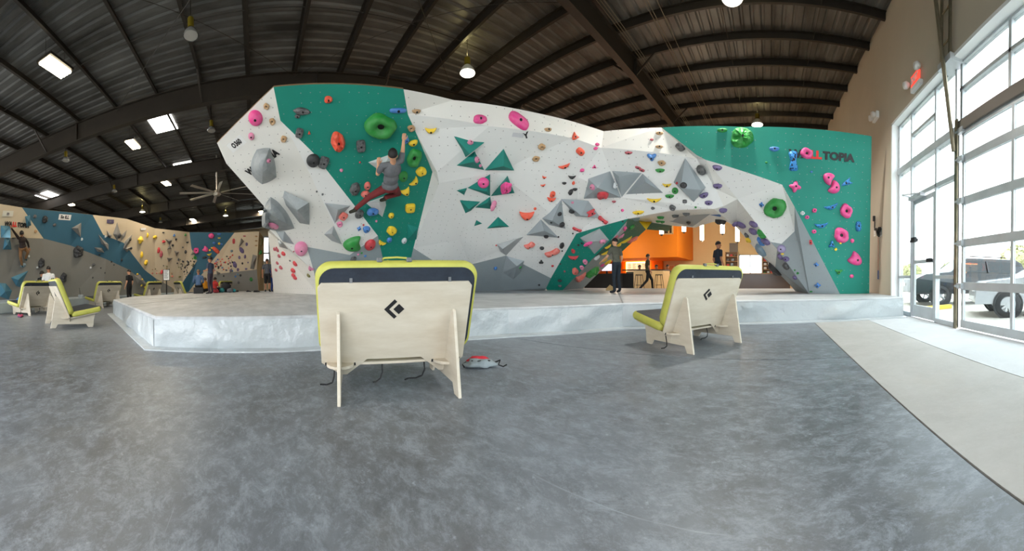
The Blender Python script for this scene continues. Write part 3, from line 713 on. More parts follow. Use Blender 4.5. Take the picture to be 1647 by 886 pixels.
def hold_mesh(sh, var):
    key = (sh, var)
    if key in SHM: return SHM[key]
    rnd = random.Random(var * 13 + ord(sh)); n = 22; ph = rnd.random()*9
    def out(a, rho):
        x, y = math.cos(a), math.sin(a); e = 1
        if sh == 'k': q = (abs(x)**4.5 + abs(y)**4.5) ** (-1/4.5); x *= q; y *= q
        if sh in 'og': e = 1 + .13*noise.noise((x*1.3+ph, y*1.3, 1)) * 2
        if sh == 's': e = .78 + .22*math.cos(4*a + .8)
        if sh == 'd': e = .62 + .38*abs(math.cos(a))**1.2; 
        if sh == 't': e = .72 + .28*math.cos(3*(a - PI/2)); y -= .1
        x *= e*rho; y *= e*rho
        if sh == 'd': q = (abs(math.cos(a))**3 + abs(math.sin(a))**3) ** (-1/3); x = math.cos(a)*q*rho; y = math.sin(a)*q*rho*(.42 + .58*(x/max(rho, .01))**2)
        if sh == 'r': e2 = 1 + .26*noise.noise((math.cos(a)*1.2+ph, math.sin(a)*1.2, 2)); x *= e2; y *= e2
        if sh == 'p': q = (abs(math.cos(a))**3 + abs(math.sin(a))**3) ** (-1/3); x *= q; y *= q
        if sh == 'h': y = y if y < 0 else y*.45; y += .25
        if sh == 'c': y = y*.62*(1-.45*x*x) + .85*x*x - .45
        if sh == 'n': q = (abs(math.cos(a))**2.6 + abs(math.sin(a))**2.6) ** (-1/2.6); x *= q; y = y*q*.72 + .5*x*x - .25
        return x, y
    vs = []; fs = []; rings = (1, .97, .86, .68, .45, .2) if sh != 'r' else (1, .97, .86, .66, .4, .24)
    hh = lambda r: (max(0, 1 - r**2.6)) ** .5
    for i, r in enumerate(rings):
        for k in range(n):
            a = 2*PI*k/n; x, y = out(a, r)
            z = hh(r) if i else 0
            if i == 1: z = .22
            if sh == 'k': z = min(z*1.5, .9)
            if sh == 'r': z = (0, .3, .8, 1, .85, .25)[i]; y += .06*(1-r)
            if sh == 'h': z *= 1 - .0*y
            if sh in 'og': z *= 1 + .45*noise.noise((x*1.7, y*1.7, ph)); 
            if sh == 'g' and i > 1: z *= 1 + .5*noise.noise((x*2.1, y*2.1, ph)) + .12*(k % 3 - 1); 
            vs.append((x, y, z))
    m = len(rings)
    for i in range(m-1):
        for k in range(n): fs.append((i*n+k, i*n+(k+1) % n, (i+1)*n+(k+1) % n, (i+1)*n+k))
    cx = sum(v[0] for v in vs[-n:])/n; cy = sum(v[1] for v in vs[-n:])/n
    vs.append((cx, cy, (1.0 if sh != 'r' else .18) * (1 if sh != 'k' else .92))); c_ = len(vs)-1
    for k in range(n): fs.append(((m-1)*n+k, (m-1)*n+(k+1) % n, c_))
    me = bpy.data.meshes.new('climbing_hold'); me.from_pydata(vs, [], fs); me.polygons.foreach_set('use_smooth', [sh != 'g']*len(fs))
    me.materials.append(HC['pk'][1]); me.update(); SHM[key] = me; return me
def disc_mesh(name, m):
    b = MB(); b.prism([(math.cos(2*PI*k/10), math.sin(2*PI*k/10)) for k in range(10)], 0, .06); me = b.mesh(name); me.materials.append(m); return me
BOLT = disc_mesh('bolt', mat('bolt_steel', rgb(40, 40, 42), .4, .7)); HOLE = disc_mesh('bolt_hole', BLACK)
HOLDS = []; PLACED = []
def hold(px, py, w, h, col, sh, rot, region, label=None, bv=None, depth=None, holexy=None):
    """a hold bolted to the surface seen at this pixel: size w x h pixels"""
    bvh = bv or BV; d = ray(px, py); loc, n, i, dist = bvh.ray_cast(CAM, d)
    if loc is None: print('hold misses', px, py, label, region); return None
    if n.dot(d) > 0: n = -n
    r = dist
    def onp(x, y):
        dd = ray(x, y); k = dd.dot(n)
        return CAM + dd * ((loc-CAM).dot(n)/k) if abs(k) > .12 else CAM + dd*r
    sx = min((onp(px+.5, py)-onp(px-.5, py)).length, r/F*2.2); sy = min((onp(px, py-.5)-onp(px, py+.5)).length, r/F*1.8)
    iso = r / F
    wx, hy = w * (sx+iso)/2 / 2, h * (sy*.8+iso*.2) / 2
    u = RGT if abs(n.dot(RGT)) < .9 else FWD
    X = (onp(px+1, py)-onp(px-1, py)); X = (X - n*X.dot(n)).normalized(); Y = n.cross(X).normalized()
    if Y.dot(UP) < 0 and abs(Y.dot(UP)) > .05: Y = -Y; X = Y.cross(n)
    a = math.radians(rot); Xr = X*math.cos(a) + Y*math.sin(a); Yr = n.cross(Xr)
    dp = depth or min(.22, .42*min(wx, hy)*1.5 + .012)
    if abs(rot) > 45 and abs(rot) < 135: wx, hy = hy, wx
    me = hold_mesh(sh, int(px+py) % 3)
    lift = 0
    for k in range(8):
        q = loc + Xr*wx*math.cos(k*PI/4)*.95 + Yr*hy*math.sin(k*PI/4)*.95; h2 = bvh.ray_cast(q + n*.25, -n, .5)
        if h2[0] is not None: lift = max(lift, (h2[0]-q).dot(n))
    loc = loc + n*min(lift, .07)
    o = bpy.data.objects.new('climbing_hold', me); C.objects.link(o)
    o.matrix_world = Matrix.Translation(loc + n*.004) @ Matrix((Xr*wx, Yr*hy, n*dp)).transposed().to_4x4()
    o.material_slots[0].link = 'OBJECT'; o.material_slots[0].material = HC[col][1]
    o['category'] = 'climbing hold'; o['group'] = 'climbing holds ' + region
    big = max(w, h)
    if sh == 'r':
        q = bpy.data.objects.new('bolt_hole', HOLE); C.objects.link(q); q.parent = o; q.location = (0, .04, .2); q.scale = (.22, .22, 1)
    elif big > 7:
        q = bpy.data.objects.new('bolt', BOLT); C.objects.link(q); q.parent = o; rr = .014 + .0006*big
        cy = -.45 if sh == 'c' else (-.25 if sh == 'n' else .02); q.location = (0.05, cy, .93 if sh in 'kcn' else .97); q.scale = (rr/wx, rr/hy, .6)
        if sh in 'cn': q.location.z = .98
    HOLDS.append((o, col, sh, region, px, py, w*h, label)); return o
CR = {'1': (340, 120, 5.213), '2': (340, 280, 5.213), '3': (620, 130, 5.213), '4': (620, 280, 4.663), '5': (880, 180, 5.213), '6': (880, 320, 5.213), '7': (1120, 180, 5.213), '8': (1120, 320, 5.213)}
DATA = """
1 463 265 46 50 tn r 0|prow
1 511 392 48 56 tn r 0|prow
1 607 538 50 56 tn r 0|prow
1 370 362 115 130 pk b 0|prow|big matt pink ball hold near the upper edge of the prow
1 335 516 50 62 lp b 0|prow|small pink ball hold beneath the big one at the prow's top
1 478 722 38 36 lp b 0|prow|small pale pink ball hold stuck on the round-backed grey volume
2 522 428 72 85 lp b 0|prow|chalked pink ball hold on the broad shield volume
2 752 620 112 125 lp b 0|prow|big chalky pink ball hold at the prow's lower edge
2 577 565 36 40 wh b 0|prow
2 883 145 16 16 gb b 0|prow
2 932 168 18 18 gb b 0|prow
2 1103 337 65 60 co k -30|prow|coral block hold on the pale triangular volume
2 1075 418 50 45 lp r 0|prow|chalked pink pocket hold on the bright panel seam
1 980 207 62 58 og o 0|stripe|orange lumpy hold high on the teal stripe
1 760 305 135 60 gb o -5|stripe|wide chalky black hold in the top corner of the teal stripe
1 722 348 45 32 gb b 0|stripe|small black knob just under the wide black hold
1 738 487 60 80 gb k -15|stripe|grey-black block hold on the teal edge below the prow's top
1 820 487 24 34 og t 0|stripe
1 1062 560 112 175 og g 10|stripe|tall orange crystal hold in the middle of the teal stripe
1 1254 595 75 98 gb k 6|stripe|upright grey-black block hold above the climber's head side
1 853 718 110 112 bk b 0|stripe|big flat black disc hold on the white edge
1 942 733 75 100 gb k -20|stripe|grey-black block hold beside the flat black disc
1 1245 734 16 16 rd b 0|stripe
1 1090 800 30 28 lp b 0|stripe
1 1420 432 250 195 gn r 0|stripe|huge green hold with a chalked pocket above the climber
3 105 248 135 42 bl p 0|stripe|long blue pill-shaped hold at the stripe's top edge
3 215 395 60 52 tn r 0|stripe|tan pocket hold on the stripe edge beside the huge green one
3 172 495 50 60 bl o 0|stripe|blue hold gripped by the climber's raised hand
3 232 520 78 68 yl h 20|stripe|yellow half-moon hold next to the climber's raised hand
3 240 645 115 155 gn r 0|stripe|tall green hold with a pocket beside the climber's shoulder
3 150 800 75 90 gn b 0|stripe|chalky green round hold behind the climber's waist
3 300 757 90 78 yl o 0|stripe|yellow lumpy hold nearest the stripe's widest corner
4 212 50 62 74 yl c 60|stripe|yellow crescent hold opening towards the climber's hip
4 148 120 74 76 yl c 30|stripe|yellow crescent hold just below the climber's hip
4 75 148 66 32 yl c 15|stripe|yellow crescent hold behind the climber's thigh
4 185 250 75 62 yl k 5|stripe|yellow block hold below the climber
2 1205 125 85 110 gb o 0|stripe|black hold with a chalk cross beside the climber's knee
2 1308 98 55 72 co b 0|stripe|upper of two chalky red balls by the climber's leg
2 1290 165 75 55 co b 15|stripe|lower of two chalky red balls by the climber's leg
2 1507 345 50 48 yl b 0|stripe|small yellow ball hold below the climber
2 1512 470 85 80 yl o 20|stripe|yellow teardrop hold low on the teal stripe
2 1430 568 75 44 yl c -35|stripe|yellow banana hold low on the white corner
2 1492 550 45 45 bl b 0|stripe
2 1383 393 20 20 lp b 0|stripe
2 1350 300 95 62 bl o 0|stripe|blue and white hold under the climber's knee
2 1240 330 70 75 gb o 0|stripe|chalky black hold the climber's foot stands on
4 140 498 40 45 wh b 0|stripe
4 15 660 30 36 yl o 0|stripe
2 1238 455 38 42 bl s 0|bright
2 1300 460 60 55 bl o 30|bright
2 1275 425 16 16 rd b 0|bright
2 1195 580 190 120 gn n -80|bright|big green kidney-shaped hold on the bright white panel
2 1330 590 92 92 rd b 0|bright|red and white ball hold at the grey panel's peak
2 1190 712 50 50 gb o 0|bright|chalky black hold at the foot of the bright panel
2 1230 672 18 18 lp b 0|bright
2 1260 660 18 16 gn b 0|bright
2 1290 685 22 18 bl b 0|bright
2 606 665 36 30 rd b 0|lower
2 570 685 22 24 dr b 0|lower
2 555 630 20 36 dr o 0|lower
2 532 628 18 24 dr o 0|lower
2 705 748 36 32 rd b 0|lower
2 555 744 22 22 dr b 0|lower
2 585 782 30 26 dr b 0|lower
2 545 803 22 20 dr b 0|lower
2 687 806 40 32 rd b 0|lower
2 690 847 36 28 rd b 0|lower
2 703 867 36 28 rd b 0|lower
2 835 785 55 40 lp c -40|lower|pink crescent hold on the shaded lower panel
2 818 848 28 24 ol b 0|lower
2 690 648 12 12 dr b 0|lower
2 660 725 12 12 gb b 0|lower
3 255 248 72 46 tn h 0|field
3 1362 410 62 44 tn h 0|field
3 1310 550 60 48 tn r 0|field
3 1262 652 60 46 tn r 0|field
3 380 402 95 60 yl c 0|field|yellow crescent hold alone on the white field
3 792 322 108 75 pk o 0|field|bright pink wedge hold high on the white field
3 1118 335 175 105 pk p -35|field|big bright pink capsule hold at the top of the white field
3 710 518 50 40 lp o 0|teal volumes
3 762 662 42 55 lp b 0|teal volumes
3 792 712 26 28 lp b 0|teal volumes
4 735 63 85 80 pk b 0|teal volumes|round pink hold on the kite-shaped teal volume
4 905 98 88 85 pk g 0|teal volumes|angular pink hold covering a teal pyramid volume
4 788 232 40 70 lp o 0|teal volumes|pink drip-shaped hold on a teal volume edge
4 1190 20 34 24 og c -20|field
4 1180 80 38 22 og c 10|field
4 1253 150 40 48 og o 0|field|upper piece of the orange pair beside the steep grey pyramid
4 1243 182 68 42 og c -5|field|lower crescent of the orange pair beside the steep grey pyramid
4 1060 295 112 78 og c 0|field|big orange smile-shaped hold low on the white field
4 1122 258 22 20 og b 0|field
4 1080 530 80 52 co d 40|field|coral dumbbell hold above the grey foot panels
4 1250 585 120 56 co d 35|field|large coral dumbbell hold next to the teal leg
4 1340 68 34 22 bk h 0|field
4 1305 298 34 28 bk b 0|field
4 1322 378 42 36 bk b 0|field
4 1243 362 16 12 bk b 0|field
4 1205 463 38 34 bk b 0|field
4 1297 467 14 12 bk b 0|field
4 1323 535 36 48 bk o 0|field
4 1173 553 34 26 bk b 20|field
4 1168 655 40 32 bk t 0|field
4 1325 575 12 12 bk b 0|field
4 1253 687 20 14 rd b 0|field
4 830 532 12 10 rd b 0|field
4 825 705 26 26 bl b 0|foot panels|single small blue ball hold on the grey foot panels
4 1152 830 16 14 bk b 0|foot panels
4 1010 698 14 14 gn b 0|foot panels
5 238 202 80 60 og c -50|field|orange crescent hold highest near the white field's inner corner
5 278 332 78 54 og p -38|field|orange oval hold below the highest orange crescent
5 142 450 100 44 og c 18|field|orange banana hold over the small black ones
5 420 273 38 26 pk o 0|field
5 407 305 36 26 pk o 0|field
5 293 487 36 28 pk o 0|field
5 396 459 40 34 pk t 0|field
5 207 540 66 38 bk c 0|field
5 142 595 36 26 bk h 0|field
5 197 672 40 50 bk o 0|field
5 232 648 42 32 bk h 0|field
5 221 594 26 30 og o 0|field
5 382 630 44 48 lp b 0|grey volumes|pale pink ball hold on the faceted grey volume
5 465 692 95 68 rd o 0|grey volumes|big red hold at the base of the faceted grey volume
5 555 615 36 50 wh o 0|grey volumes|chalk-white hold on the rim of the faceted grey volume
5 212 827 44 36 bk h 0|grey volumes
5 213 760 24 20 lp b 0|grey volumes
5 683 342 64 34 dr h 0|arch face
5 877 233 30 20 dr b 0|arch face
5 763 467 52 22 dr p -20|arch face
5 795 487 46 24 dr p -20|arch face
5 560 750 36 24 dr h 0|arch face
5 632 823 26 24 pk o 0|arch face
5 942 180 62 38 tn h 0|arch face
5 940 293 62 38 tn h 0|arch face
5 960 427 62 44 tn r 0|arch face
5 878 376 86 74 bl t 180|arch face|heart-like blue hold on the white face over the arch
5 947 490 78 46 gn h 0|arch face
5 1005 608 78 44 yl c 0|arch face
5 898 733 125 50 yl c 0|arch face
5 765 842 100 42 yl h 5|arch face
5 1073 660 54 56 gn b 0|arch face
5 1027 706 76 44 gn h 0|arch face
5 1137 269 62 42 gb k 5|arch face|chalky black block hold on the edge of the teal wall
5 1310 472 78 72 gb b 0|arch face|big shiny black ball hold beside the diamond volume
5 1143 615 60 52 bk b 0|arch face|black ball hold on the face of the diamond volume
5 1090 597 18 22 rd b 0|arch face
5 1427 466 80 58 pr h -10|arch face
5 1430 620 78 54 pr h 0|arch face
5 1316 697 78 60 pr h 20|arch face
5 1355 762 68 56 pr h 0|arch face
5 1473 820 70 52 pr h -15|arch face
5 1053 800 52 46 gb r 0|arch face
5 1155 750 36 30 gb k 0|arch face
5 887 806 34 24 gb o 0|arch face
5 1165 848 60 36 gb h 0|arch face
5 1245 798 20 16 gn b 0|arch face
6 366 115 120 50 rd d -65|grey volumes|red dumbbell hold on the downward grey volume
6 470 170 95 52 rd d -45|field|red dumbbell hold by the peak of the teal leg
6 122 212 46 38 bk h 0|grey volumes
6 104 125 36 30 bk b 0|grey volumes
6 36 195 16 12 bk b 0|grey volumes
6 252 247 84 34 rd d -28|field|small red dumbbell hold above the teal leg
6 215 288 14 12 bk b 0|field
6 220 435 32 36 rd r 0|teal leg
6 222 482 90 42 rd c 0|teal leg|red crescent hold on the teal leg
6 320 525 40 42 lp r 0|teal leg
6 292 573 34 36 lp r 0|teal leg
6 237 605 56 60 co o 0|teal leg|coral lumpy hold low on the teal leg
6 275 645 115 62 co c 50|teal leg|big coral crescent hold over the seam of the teal leg
6 107 683 38 26 bk h 0|teal leg
6 107 727 32 18 gb p 0|teal leg
6 147 605 16 16 dr b 0|teal leg
6 45 560 18 14 dr b 0|field
6 112 543 12 12 bk b 0|teal leg
6 262 385 20 16 bk b 0|teal leg
6 290 370 20 14 bk b 0|teal leg
6 340 375 44 52 pk o -40|teal leg|pink hold on the edge of the cube-like volume
6 465 352 54 30 lp o 10|teal leg|pale pink hold on the face of the cube-like volume
6 505 435 92 30 yl c 45|teal leg|longest yellow banana hold on the shaded inner face
6 505 395 45 28 yl c 45|teal leg
6 660 340 80 30 yl c 42|teal leg
6 600 380 32 28 yl b 0|teal leg
6 478 505 42 26 yl c 45|teal leg
6 508 525 42 32 yl o 30|teal leg
6 375 600 84 76 gn g 20|teal leg|big green crystal hold low on the grey inner face
6 415 485 34 38 wh o 0|teal leg
6 707 232 44 34 gn b 0|teal leg
6 715 335 76 38 co o 28|teal leg|coral and white hold on the rim of the inner face
6 650 245 60 22 pk o 70|teal leg
6 622 305 24 36 lp o 0|teal leg
6 580 312 20 20 dr b 0|teal leg
6 460 553 30 24 pk b 0|teal leg
6 428 597 30 24 pk b 0|teal leg
6 635 188 18 12 bk b 0|teal leg
6 950 148 60 30 gn o 0|arch underside
6 930 182 40 24 gn o 0|arch underside
6 966 186 40 26 gn o 0|arch underside
6 1075 135 56 30 gb r 0|arch underside
6 1168 120 56 30 gb o 0|arch underside
6 1185 195 34 44 bk r 0|arch underside
8 205 180 84 50 bk g 0|arch underside|jagged black rock-like hold hanging under the arch
8 323 190 60 54 pr h -20|arch underside
8 382 215 78 52 pr h -15|far leg
8 485 208 70 52 pr h -10|far leg
8 482 268 70 56 pr h -10|far leg
8 588 352 66 58 pr h -20|far leg
8 715 418 76 70 lv b 0|far leg|lavender ball hold on the corner of the far arch leg
8 705 482 42 36 pr b 0|far leg
8 752 503 58 44 pr b 0|far leg
8 830 655 36 34 pr h 0|far leg
8 545 352 42 56 bl o 0|far leg|blue hold squeezed against a purple one on the far arch leg
8 553 290 44 60 gn g 0|far leg|bright green chunk on the seam of the far arch leg
8 545 425 70 80 gg b 0|far leg|big blue-grey ball hold hanging inside the far arch leg
8 425 300 30 30 gb o 0|far leg
8 440 340 40 36 yl o 0|far leg|yellow hold hanging inside the far arch leg
8 665 585 70 90 bk o 0|far leg|big black pear-shaped hold on the inside of the far leg
8 757 560 50 40 gb r 0|far leg
8 723 460 24 14 yl k 0|far leg
8 825 597 14 14 gn b 0|far leg
8 850 622 22 20 gn o 0|far leg
8 662 77 190 150 gn r 35|bright panel by the teal wall|big green pocket hold on the bright white panel by the teal wall
8 547 47 44 46 bl s 0|bright panel by the teal wall|small blue star-shaped hold beside the big green pocket
8 1006 550 46 38 bl s 0|far leg|upper blue star-shaped hold on the grey leg panel
8 1018 723 56 46 bl s 10|far leg|lower blue star-shaped hold on the grey leg panel
8 962 775 24 12 gn p 0|far leg
8 960 362 24 40 rd k 0|far leg
8 1130 60 125 56 pb c 15|teal wall|perforated blue crescent hold in the middle of the teal wall
8 1257 103 100 120 pk r 0|teal wall|pink pocket hold under the blue crescent of the teal wall
8 990 97 40 38 pk r 0|teal wall
8 890 118 40 36 wh o 0|teal wall
8 928 153 38 32 pk b 0|teal wall
8 1047 215 120 56 pb c 5|teal wall|perforated blue boat-shaped hold low on the teal wall
8 987 273 40 34 pk b 0|teal wall
8 1213 305 130 120 pk r -35|teal wall|largest pink hold of the teal wall, chalked pocket in its middle
8 1307 350 34 36 pk b 0|teal wall
8 1358 230 50 85 pb p 90|teal wall|perforated blue upright pill hold at the teal wall's edge
8 1135 380 60 72 pb t 0|teal wall|perforated blue triangular hold with a small yellow cube beneath
8 1168 422 24 22 yl k 40|teal wall
8 1208 370 20 14 yl k 0|teal wall
8 1325 500 150 105 pk n 55|teal wall|pink kidney-shaped hold lowest on the teal wall
8 1193 610 75 52 gn t 180|teal wall|green cone hold with a chalked top near the mat
8 1302 647 36 32 pk b 0|teal wall
7 217 156 84 46 gn h 0|teal wall|green half-moon hold at the top of the teal wall
7 382 215 175 165 gn g 0|teal wall|huge green chunk of a hold at the top of the teal wall
7 653 312 84 54 bl h 0|teal wall|plain blue half-moon hold high on the teal wall
7 812 412 120 165 pb d 90|teal wall|large perforated blue hourglass hold under the lettering
7 925 350 100 90 pk r 0|teal wall|pink pocket hold covering part of the lettering
7 828 628 105 100 pk s 0|teal wall|pink four-armed hold with a dark centre
7 1113 560 112 100 pk n -120|teal wall|upper piece of the S-shaped pink pair
7 1152 632 108 112 pk n 60|teal wall|lower piece of the S-shaped pink pair
7 1278 585 130 52 pb c -65|teal wall|perforated blue crescent standing upright near the wall's end
7 965 502 26 22 bl s 0|teal wall
7 587 424 22 16 gn b 0|teal wall
"""
def parse(data, crops, bv=None):
    for ln in data.strip().split('\n'):
        a = ln.split('|'); t = a[0].split(); ox, oy, k = crops[t[0]]
        hold(ox + float(t[1])/k, oy + float(t[2])/k, float(t[3])/k, float(t[4])/k, t[5], t[6], float(t[7]), a[1], a[2] if len(a) > 2 else None, bv)
parse(DATA, CR)
WHERE = {'prow': 'on the white prow', 'stripe': 'on the teal stripe', 'bright': 'on the bright lower panel', 'lower': 'on the shaded panel behind the prow', 'field': 'on the white field',
         'teal volumes': 'on the teal volumes', 'foot panels': 'on the grey foot panels', 'grey volumes': 'on the grey volumes', 'arch face': 'on the face over the arch', 'teal leg': 'on the arch leg by the standing man',
         'arch underside': 'under the arch', 'far leg': 'on the far arch leg', 'bright panel by the teal wall': 'on the bright panel', 'teal wall': 'on the teal wall'}
ORD = ['topmost', 'second highest', 'third highest', 'fourth highest', 'fifth highest', 'sixth highest', 'seventh highest', 'eighth highest', 'ninth highest', 'tenth highest', 'eleventh highest', 'twelfth highest', 'thirteenth highest', 'fourteenth highest']
CNT = ['', '', 'two', 'three', 'four', 'five', 'six', 'seven', 'eight', 'nine', 'ten', 'eleven', 'twelve', 'thirteen', 'fourteen']
def label_holds(where):
    by = {}
    for h in HOLDS:
        o, col, sh, region, px, py, sz, lab = h
        if lab: o['label'] = lab
        else: by.setdefault((col, sh, region), []).append(h)
    for (col, sh, region), L_ in by.items():
        L_.sort(key=lambda h: h[5]); n = len(L_); nm = SHN[sh]
        for i, h in enumerate(L_):
            w = where.get(region, region)
            if n == 1: t = 'small %s %s hold %s' % (HC[col][0], nm, w)
            else: t = 'small %s %s hold %s, %s of %s' % (HC[col][0], nm, w, ORD[i] if i < n-1 or n < 3 else 'lowest', CNT[n])
            if n == 2: t = '%s of two small %s %s holds %s' % (('upper', 'lower')[i], HC[col][0], nm, w)
            h[0]['label'] = t
label_holds(WHERE); HOLDS.clear()

# ---------------------------------------------------------------- lettering and stickers on the boulder
LB = mat('lettering_black', rgb(30, 30, 32), .5); LR = mat('lettering_red', rgb(222, 44, 40), .5); STK = mat('sticker_white', rgb(238, 238, 236), .5)
BVW = BVHTree.FromPolygons(WV[:NWALL], [f for f in WF if max(f) < NWALL])
def on_wall(px, py, bv=None):
    d = ray(px, py); loc, n, i, dist = (bv or BV0).ray_cast(CAM, d)
    if n.dot(d) > 0: n = -n
    return loc, n
BV0 = BVW
def frame_at(px0, py0, px1, py1, bv=None, lift=.006):
    """matrix whose X runs along the wall from the first pixel to the second, Z along the wall normal; origin midway; returns (matrix, length)"""
    l0, n = on_wall((px0+px1)/2, (py0+py1)/2, bv)
    def onp(x, y): dd = ray(x, y); return CAM + dd * ((l0-CAM).dot(n)/dd.dot(n))
    a, b_ = onp(px0, py0), onp(px1, py1); X = (b_-a).normalized(); Y = n.cross(X)
    return Matrix.Translation((a+b_)/2 + n*lift) @ Matrix((X, Y, n)).transposed().to_4x4(), (b_-a).length
def lettering(segs, px0, py0, px1, py1, label, hpx, bv=None, bold=.055, name='lettering', board=None, cat='lettering', lift=.006):
    """segs: [(text, material)] laid out in one line between two pixels"""
    M, L_ = frame_at(px0, py0, px1, py1, bv, lift); root = empty(name, label=label, cat=cat); root.matrix_world = M
    whole = text_mesh(''.join(t for t, _ in segs), 1, .0, bold=bold); xs = [v.co.x for v in whole.vertices]; wid = max(xs)-min(xs); x = -wid/2
    sc = L_ / wid
    hy = hpx * (M.translation-CAM).length / F / (.72*sc) if hpx else 1
    for t, m in segs:
        me = text_mesh(t, 1, .002/sc, bold=bold); q = [v.co.x for v in me.vertices]; w = max(q)-min(q)
        o = link('letters', me, root, m); o.location = ((x + w/2 + (0.0)) * sc, 0, .002); o.scale = (sc, sc*hy, sc); x += w + .06*(len(segs) > 1)
        cx = (max(q)+min(q))/2; o.location.x -= cx*sc
    if board:
        b = MB(); b.box((-L_*board[0], -L_*board[1], -.004), (L_*board[0], L_*board[1], .001)); b.build('board', board[2] if len(board) > 2 else STK, root)
    return root
lettering([('WA', LB), ('LL', LR), ('TOPIA', LB)], 1268, 247.5, 1370, 255, 'black and red lettering on the teal wall, partly under a pink hold', 11, lift=.012)
lettering([('WALLTOPIA', LB)], 398, 279, 447, 243, 'black lettering on the prow running behind the round-backed grey volume', 11, lift=.012)
lettering([('O', LB), ('360', LB)], 374, 236, 387, 226, 'small white sticker with an oval and three digits on the prow', 8, board=(.85, .45), cat='sticker')
o = lettering([('Y', LB)], 841, 220, 851, 216, 'black three-armed mark high on the white field', 10, bold=.03, cat='sticker')
M, L_ = frame_at(824, 216, 842, 218, None, .008); b = MB(); b.box((-L_/2, -.05, 0), (L_/2, .05, .004)); q = b.build('sticker', mat('faded_sticker', rgb(214, 214, 218), .5), label='faint rectangular sticker beside the three-armed mark', cat='sticker'); q.matrix_world = M

# ---------------------------------------------------------------- far training wall along the dim side of the hall
LC = mat('far_wall_cream', rgb(216, 200, 172), .65, var=.06, vscale=.8); LBL = mat('far_wall_blue', rgb(60, 108, 132), .65, var=.1, vscale=.8); LG = mat('far_wall_grey', rgb(142, 140, 134), .65, var=.1, vscale=.8)
RL = [(-60, 12.6), (0, 13.2), (35, 14.0), (70, 14.9), (114, 15.9), (149, 16.6), (166, 17.0), (204, 18.6), (250, 21.0), (305, 23.0), (377, 23.4), (416, 23.0), (426, 24.0)]
LZ = .38
def Q(px, py): return at_r(px, py, interp(px, RL) - .012*(470-py))
def qb(px):
    v = at_r(px, 470, interp(px, RL)); v.z = LZ + .01; return v
n0 = len(WV)
lw = empty('climbing_boulder', (0, 0, 0), 0, 'long cream, blue and grey climbing wall along the dim side of the hall', 'climbing wall')
def lp(pts, m): 
    off = len(WV); o = panel(lw, pts, m, thick=.05, zmin=LZ+.01); return o
lp([Q(-50, 326), Q(0, 328), Q(35.5, 333.7), Q(70, 383.6), Q(0, 382), Q(-50, 381)], LC)
lp([Q(35.5, 333.7), Q(70, 337.5), Q(114, 395), Q(70, 383.6)], LBL)
lp([Q(70, 337.5), Q(149, 345.5), Q(166, 377.5), Q(170.6, 416.6), Q(114, 395)], LBL)
lp([Q(166, 377.5), Q(199, 390.6), Q(232.5, 434), Q(206, 433), Q(170.6, 416.6)], LBL)
lp([Q(232.5, 434), Q(249, 446.5), Q(256, 457), Q(240, 459), Q(206, 433)], LBL)
lp([Q(-50, 381), Q(0, 382), Q(35, 382.8), qb(35), qb(0), qb(-50)], LG)
lp([Q(35, 382.8), Q(70, 383.6), Q(114, 395), qb(114), qb(70), qb(35)], LG)
lp([Q(114, 395), Q(170.6, 416.6), qb(166), qb(114)], LG)
lp([Q(170.6, 416.6), Q(206, 433), Q(240, 459), qb(245), qb(204), qb(166)], LG)
lp([Q(240, 459), Q(256, 457), Q(249, 446.5), Q(276, 462), qb(276), qb(245)], LG)
lp([Q(149, 345.5), Q(204, 352), Q(204, 397), Q(199, 390.6), Q(166, 377.5)], LC)
lp([Q(204, 352), Q(249, 367), Q(249, 446.5), Q(232.5, 434), Q(204, 397)], LC)
lp([Q(249, 367), Q(304.7, 373.4), Q(308, 399.6), Q(317, 419.4), Q(293, 455.5), qb(285), Q(276, 462), Q(249, 446.5)], LC)
lp([Q(304.7, 373.4), Q(377, 374), Q(344, 416), qb(303), qb(285), Q(293, 455.5), Q(317, 419.4), Q(308, 399.6)], LBL)
lp([Q(377, 374), Q(416.6, 372.5), Q(413, 433), Q(407.6, 434), Q(344, 441), Q(344, 416)], LC)
lp([Q(344, 416), Q(344, 441), qb(340), qb(303)], LC)
lp([Q(344, 441), Q(407.6, 434), Q(413, 433), qb(416), qb(340)], LG)
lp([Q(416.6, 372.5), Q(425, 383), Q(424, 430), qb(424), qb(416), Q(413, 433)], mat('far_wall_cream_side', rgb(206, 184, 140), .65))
NL1 = len(WV)
BV = BVHTree.FromPolygons(WV[n0:], [tuple(i-n0 for i in f) for f in WF if min(f) >= n0]); BVL0 = BV
# mats below it
lm = empty('long_mat', (0, 0, 0), 0, 'low pale grey mat running along the foot of the far training wall', 'crash mat')
def lmp(px, dr): v = at_r(px, 470, interp(px, RL) + dr); return (v.x, v.y)
b = MB(); out = [lmp(p, -2.0 if p < 100 else -1.5 if p < 160 else -1.1) for p in (-60, 0, 60, 120, 170, 215, 262)] + [lmp(p, .6) for p in (340, 300, 262, 215, 170, 120, 60, 0, -60)]
b.prism(out, 0, LZ - .01); b.build('mat_body', mat('mat_pale_blue_grey', rgb(158, 170, 176), .5, var=.1, vscale=2), lm, bevel=.03)
for p in (20, 80, 140, 195):
    b = MB(); q0, q1 = lmp(p, -1.9 if p < 100 else -1.4), lmp(p, .5); b.bar((q0[0], q0[1], LZ-.005), (q1[0], q1[1], LZ-.005), .03, .012); b.build('mat_seam', mat('mat_seam', rgb(150, 152, 154), .6), lm)

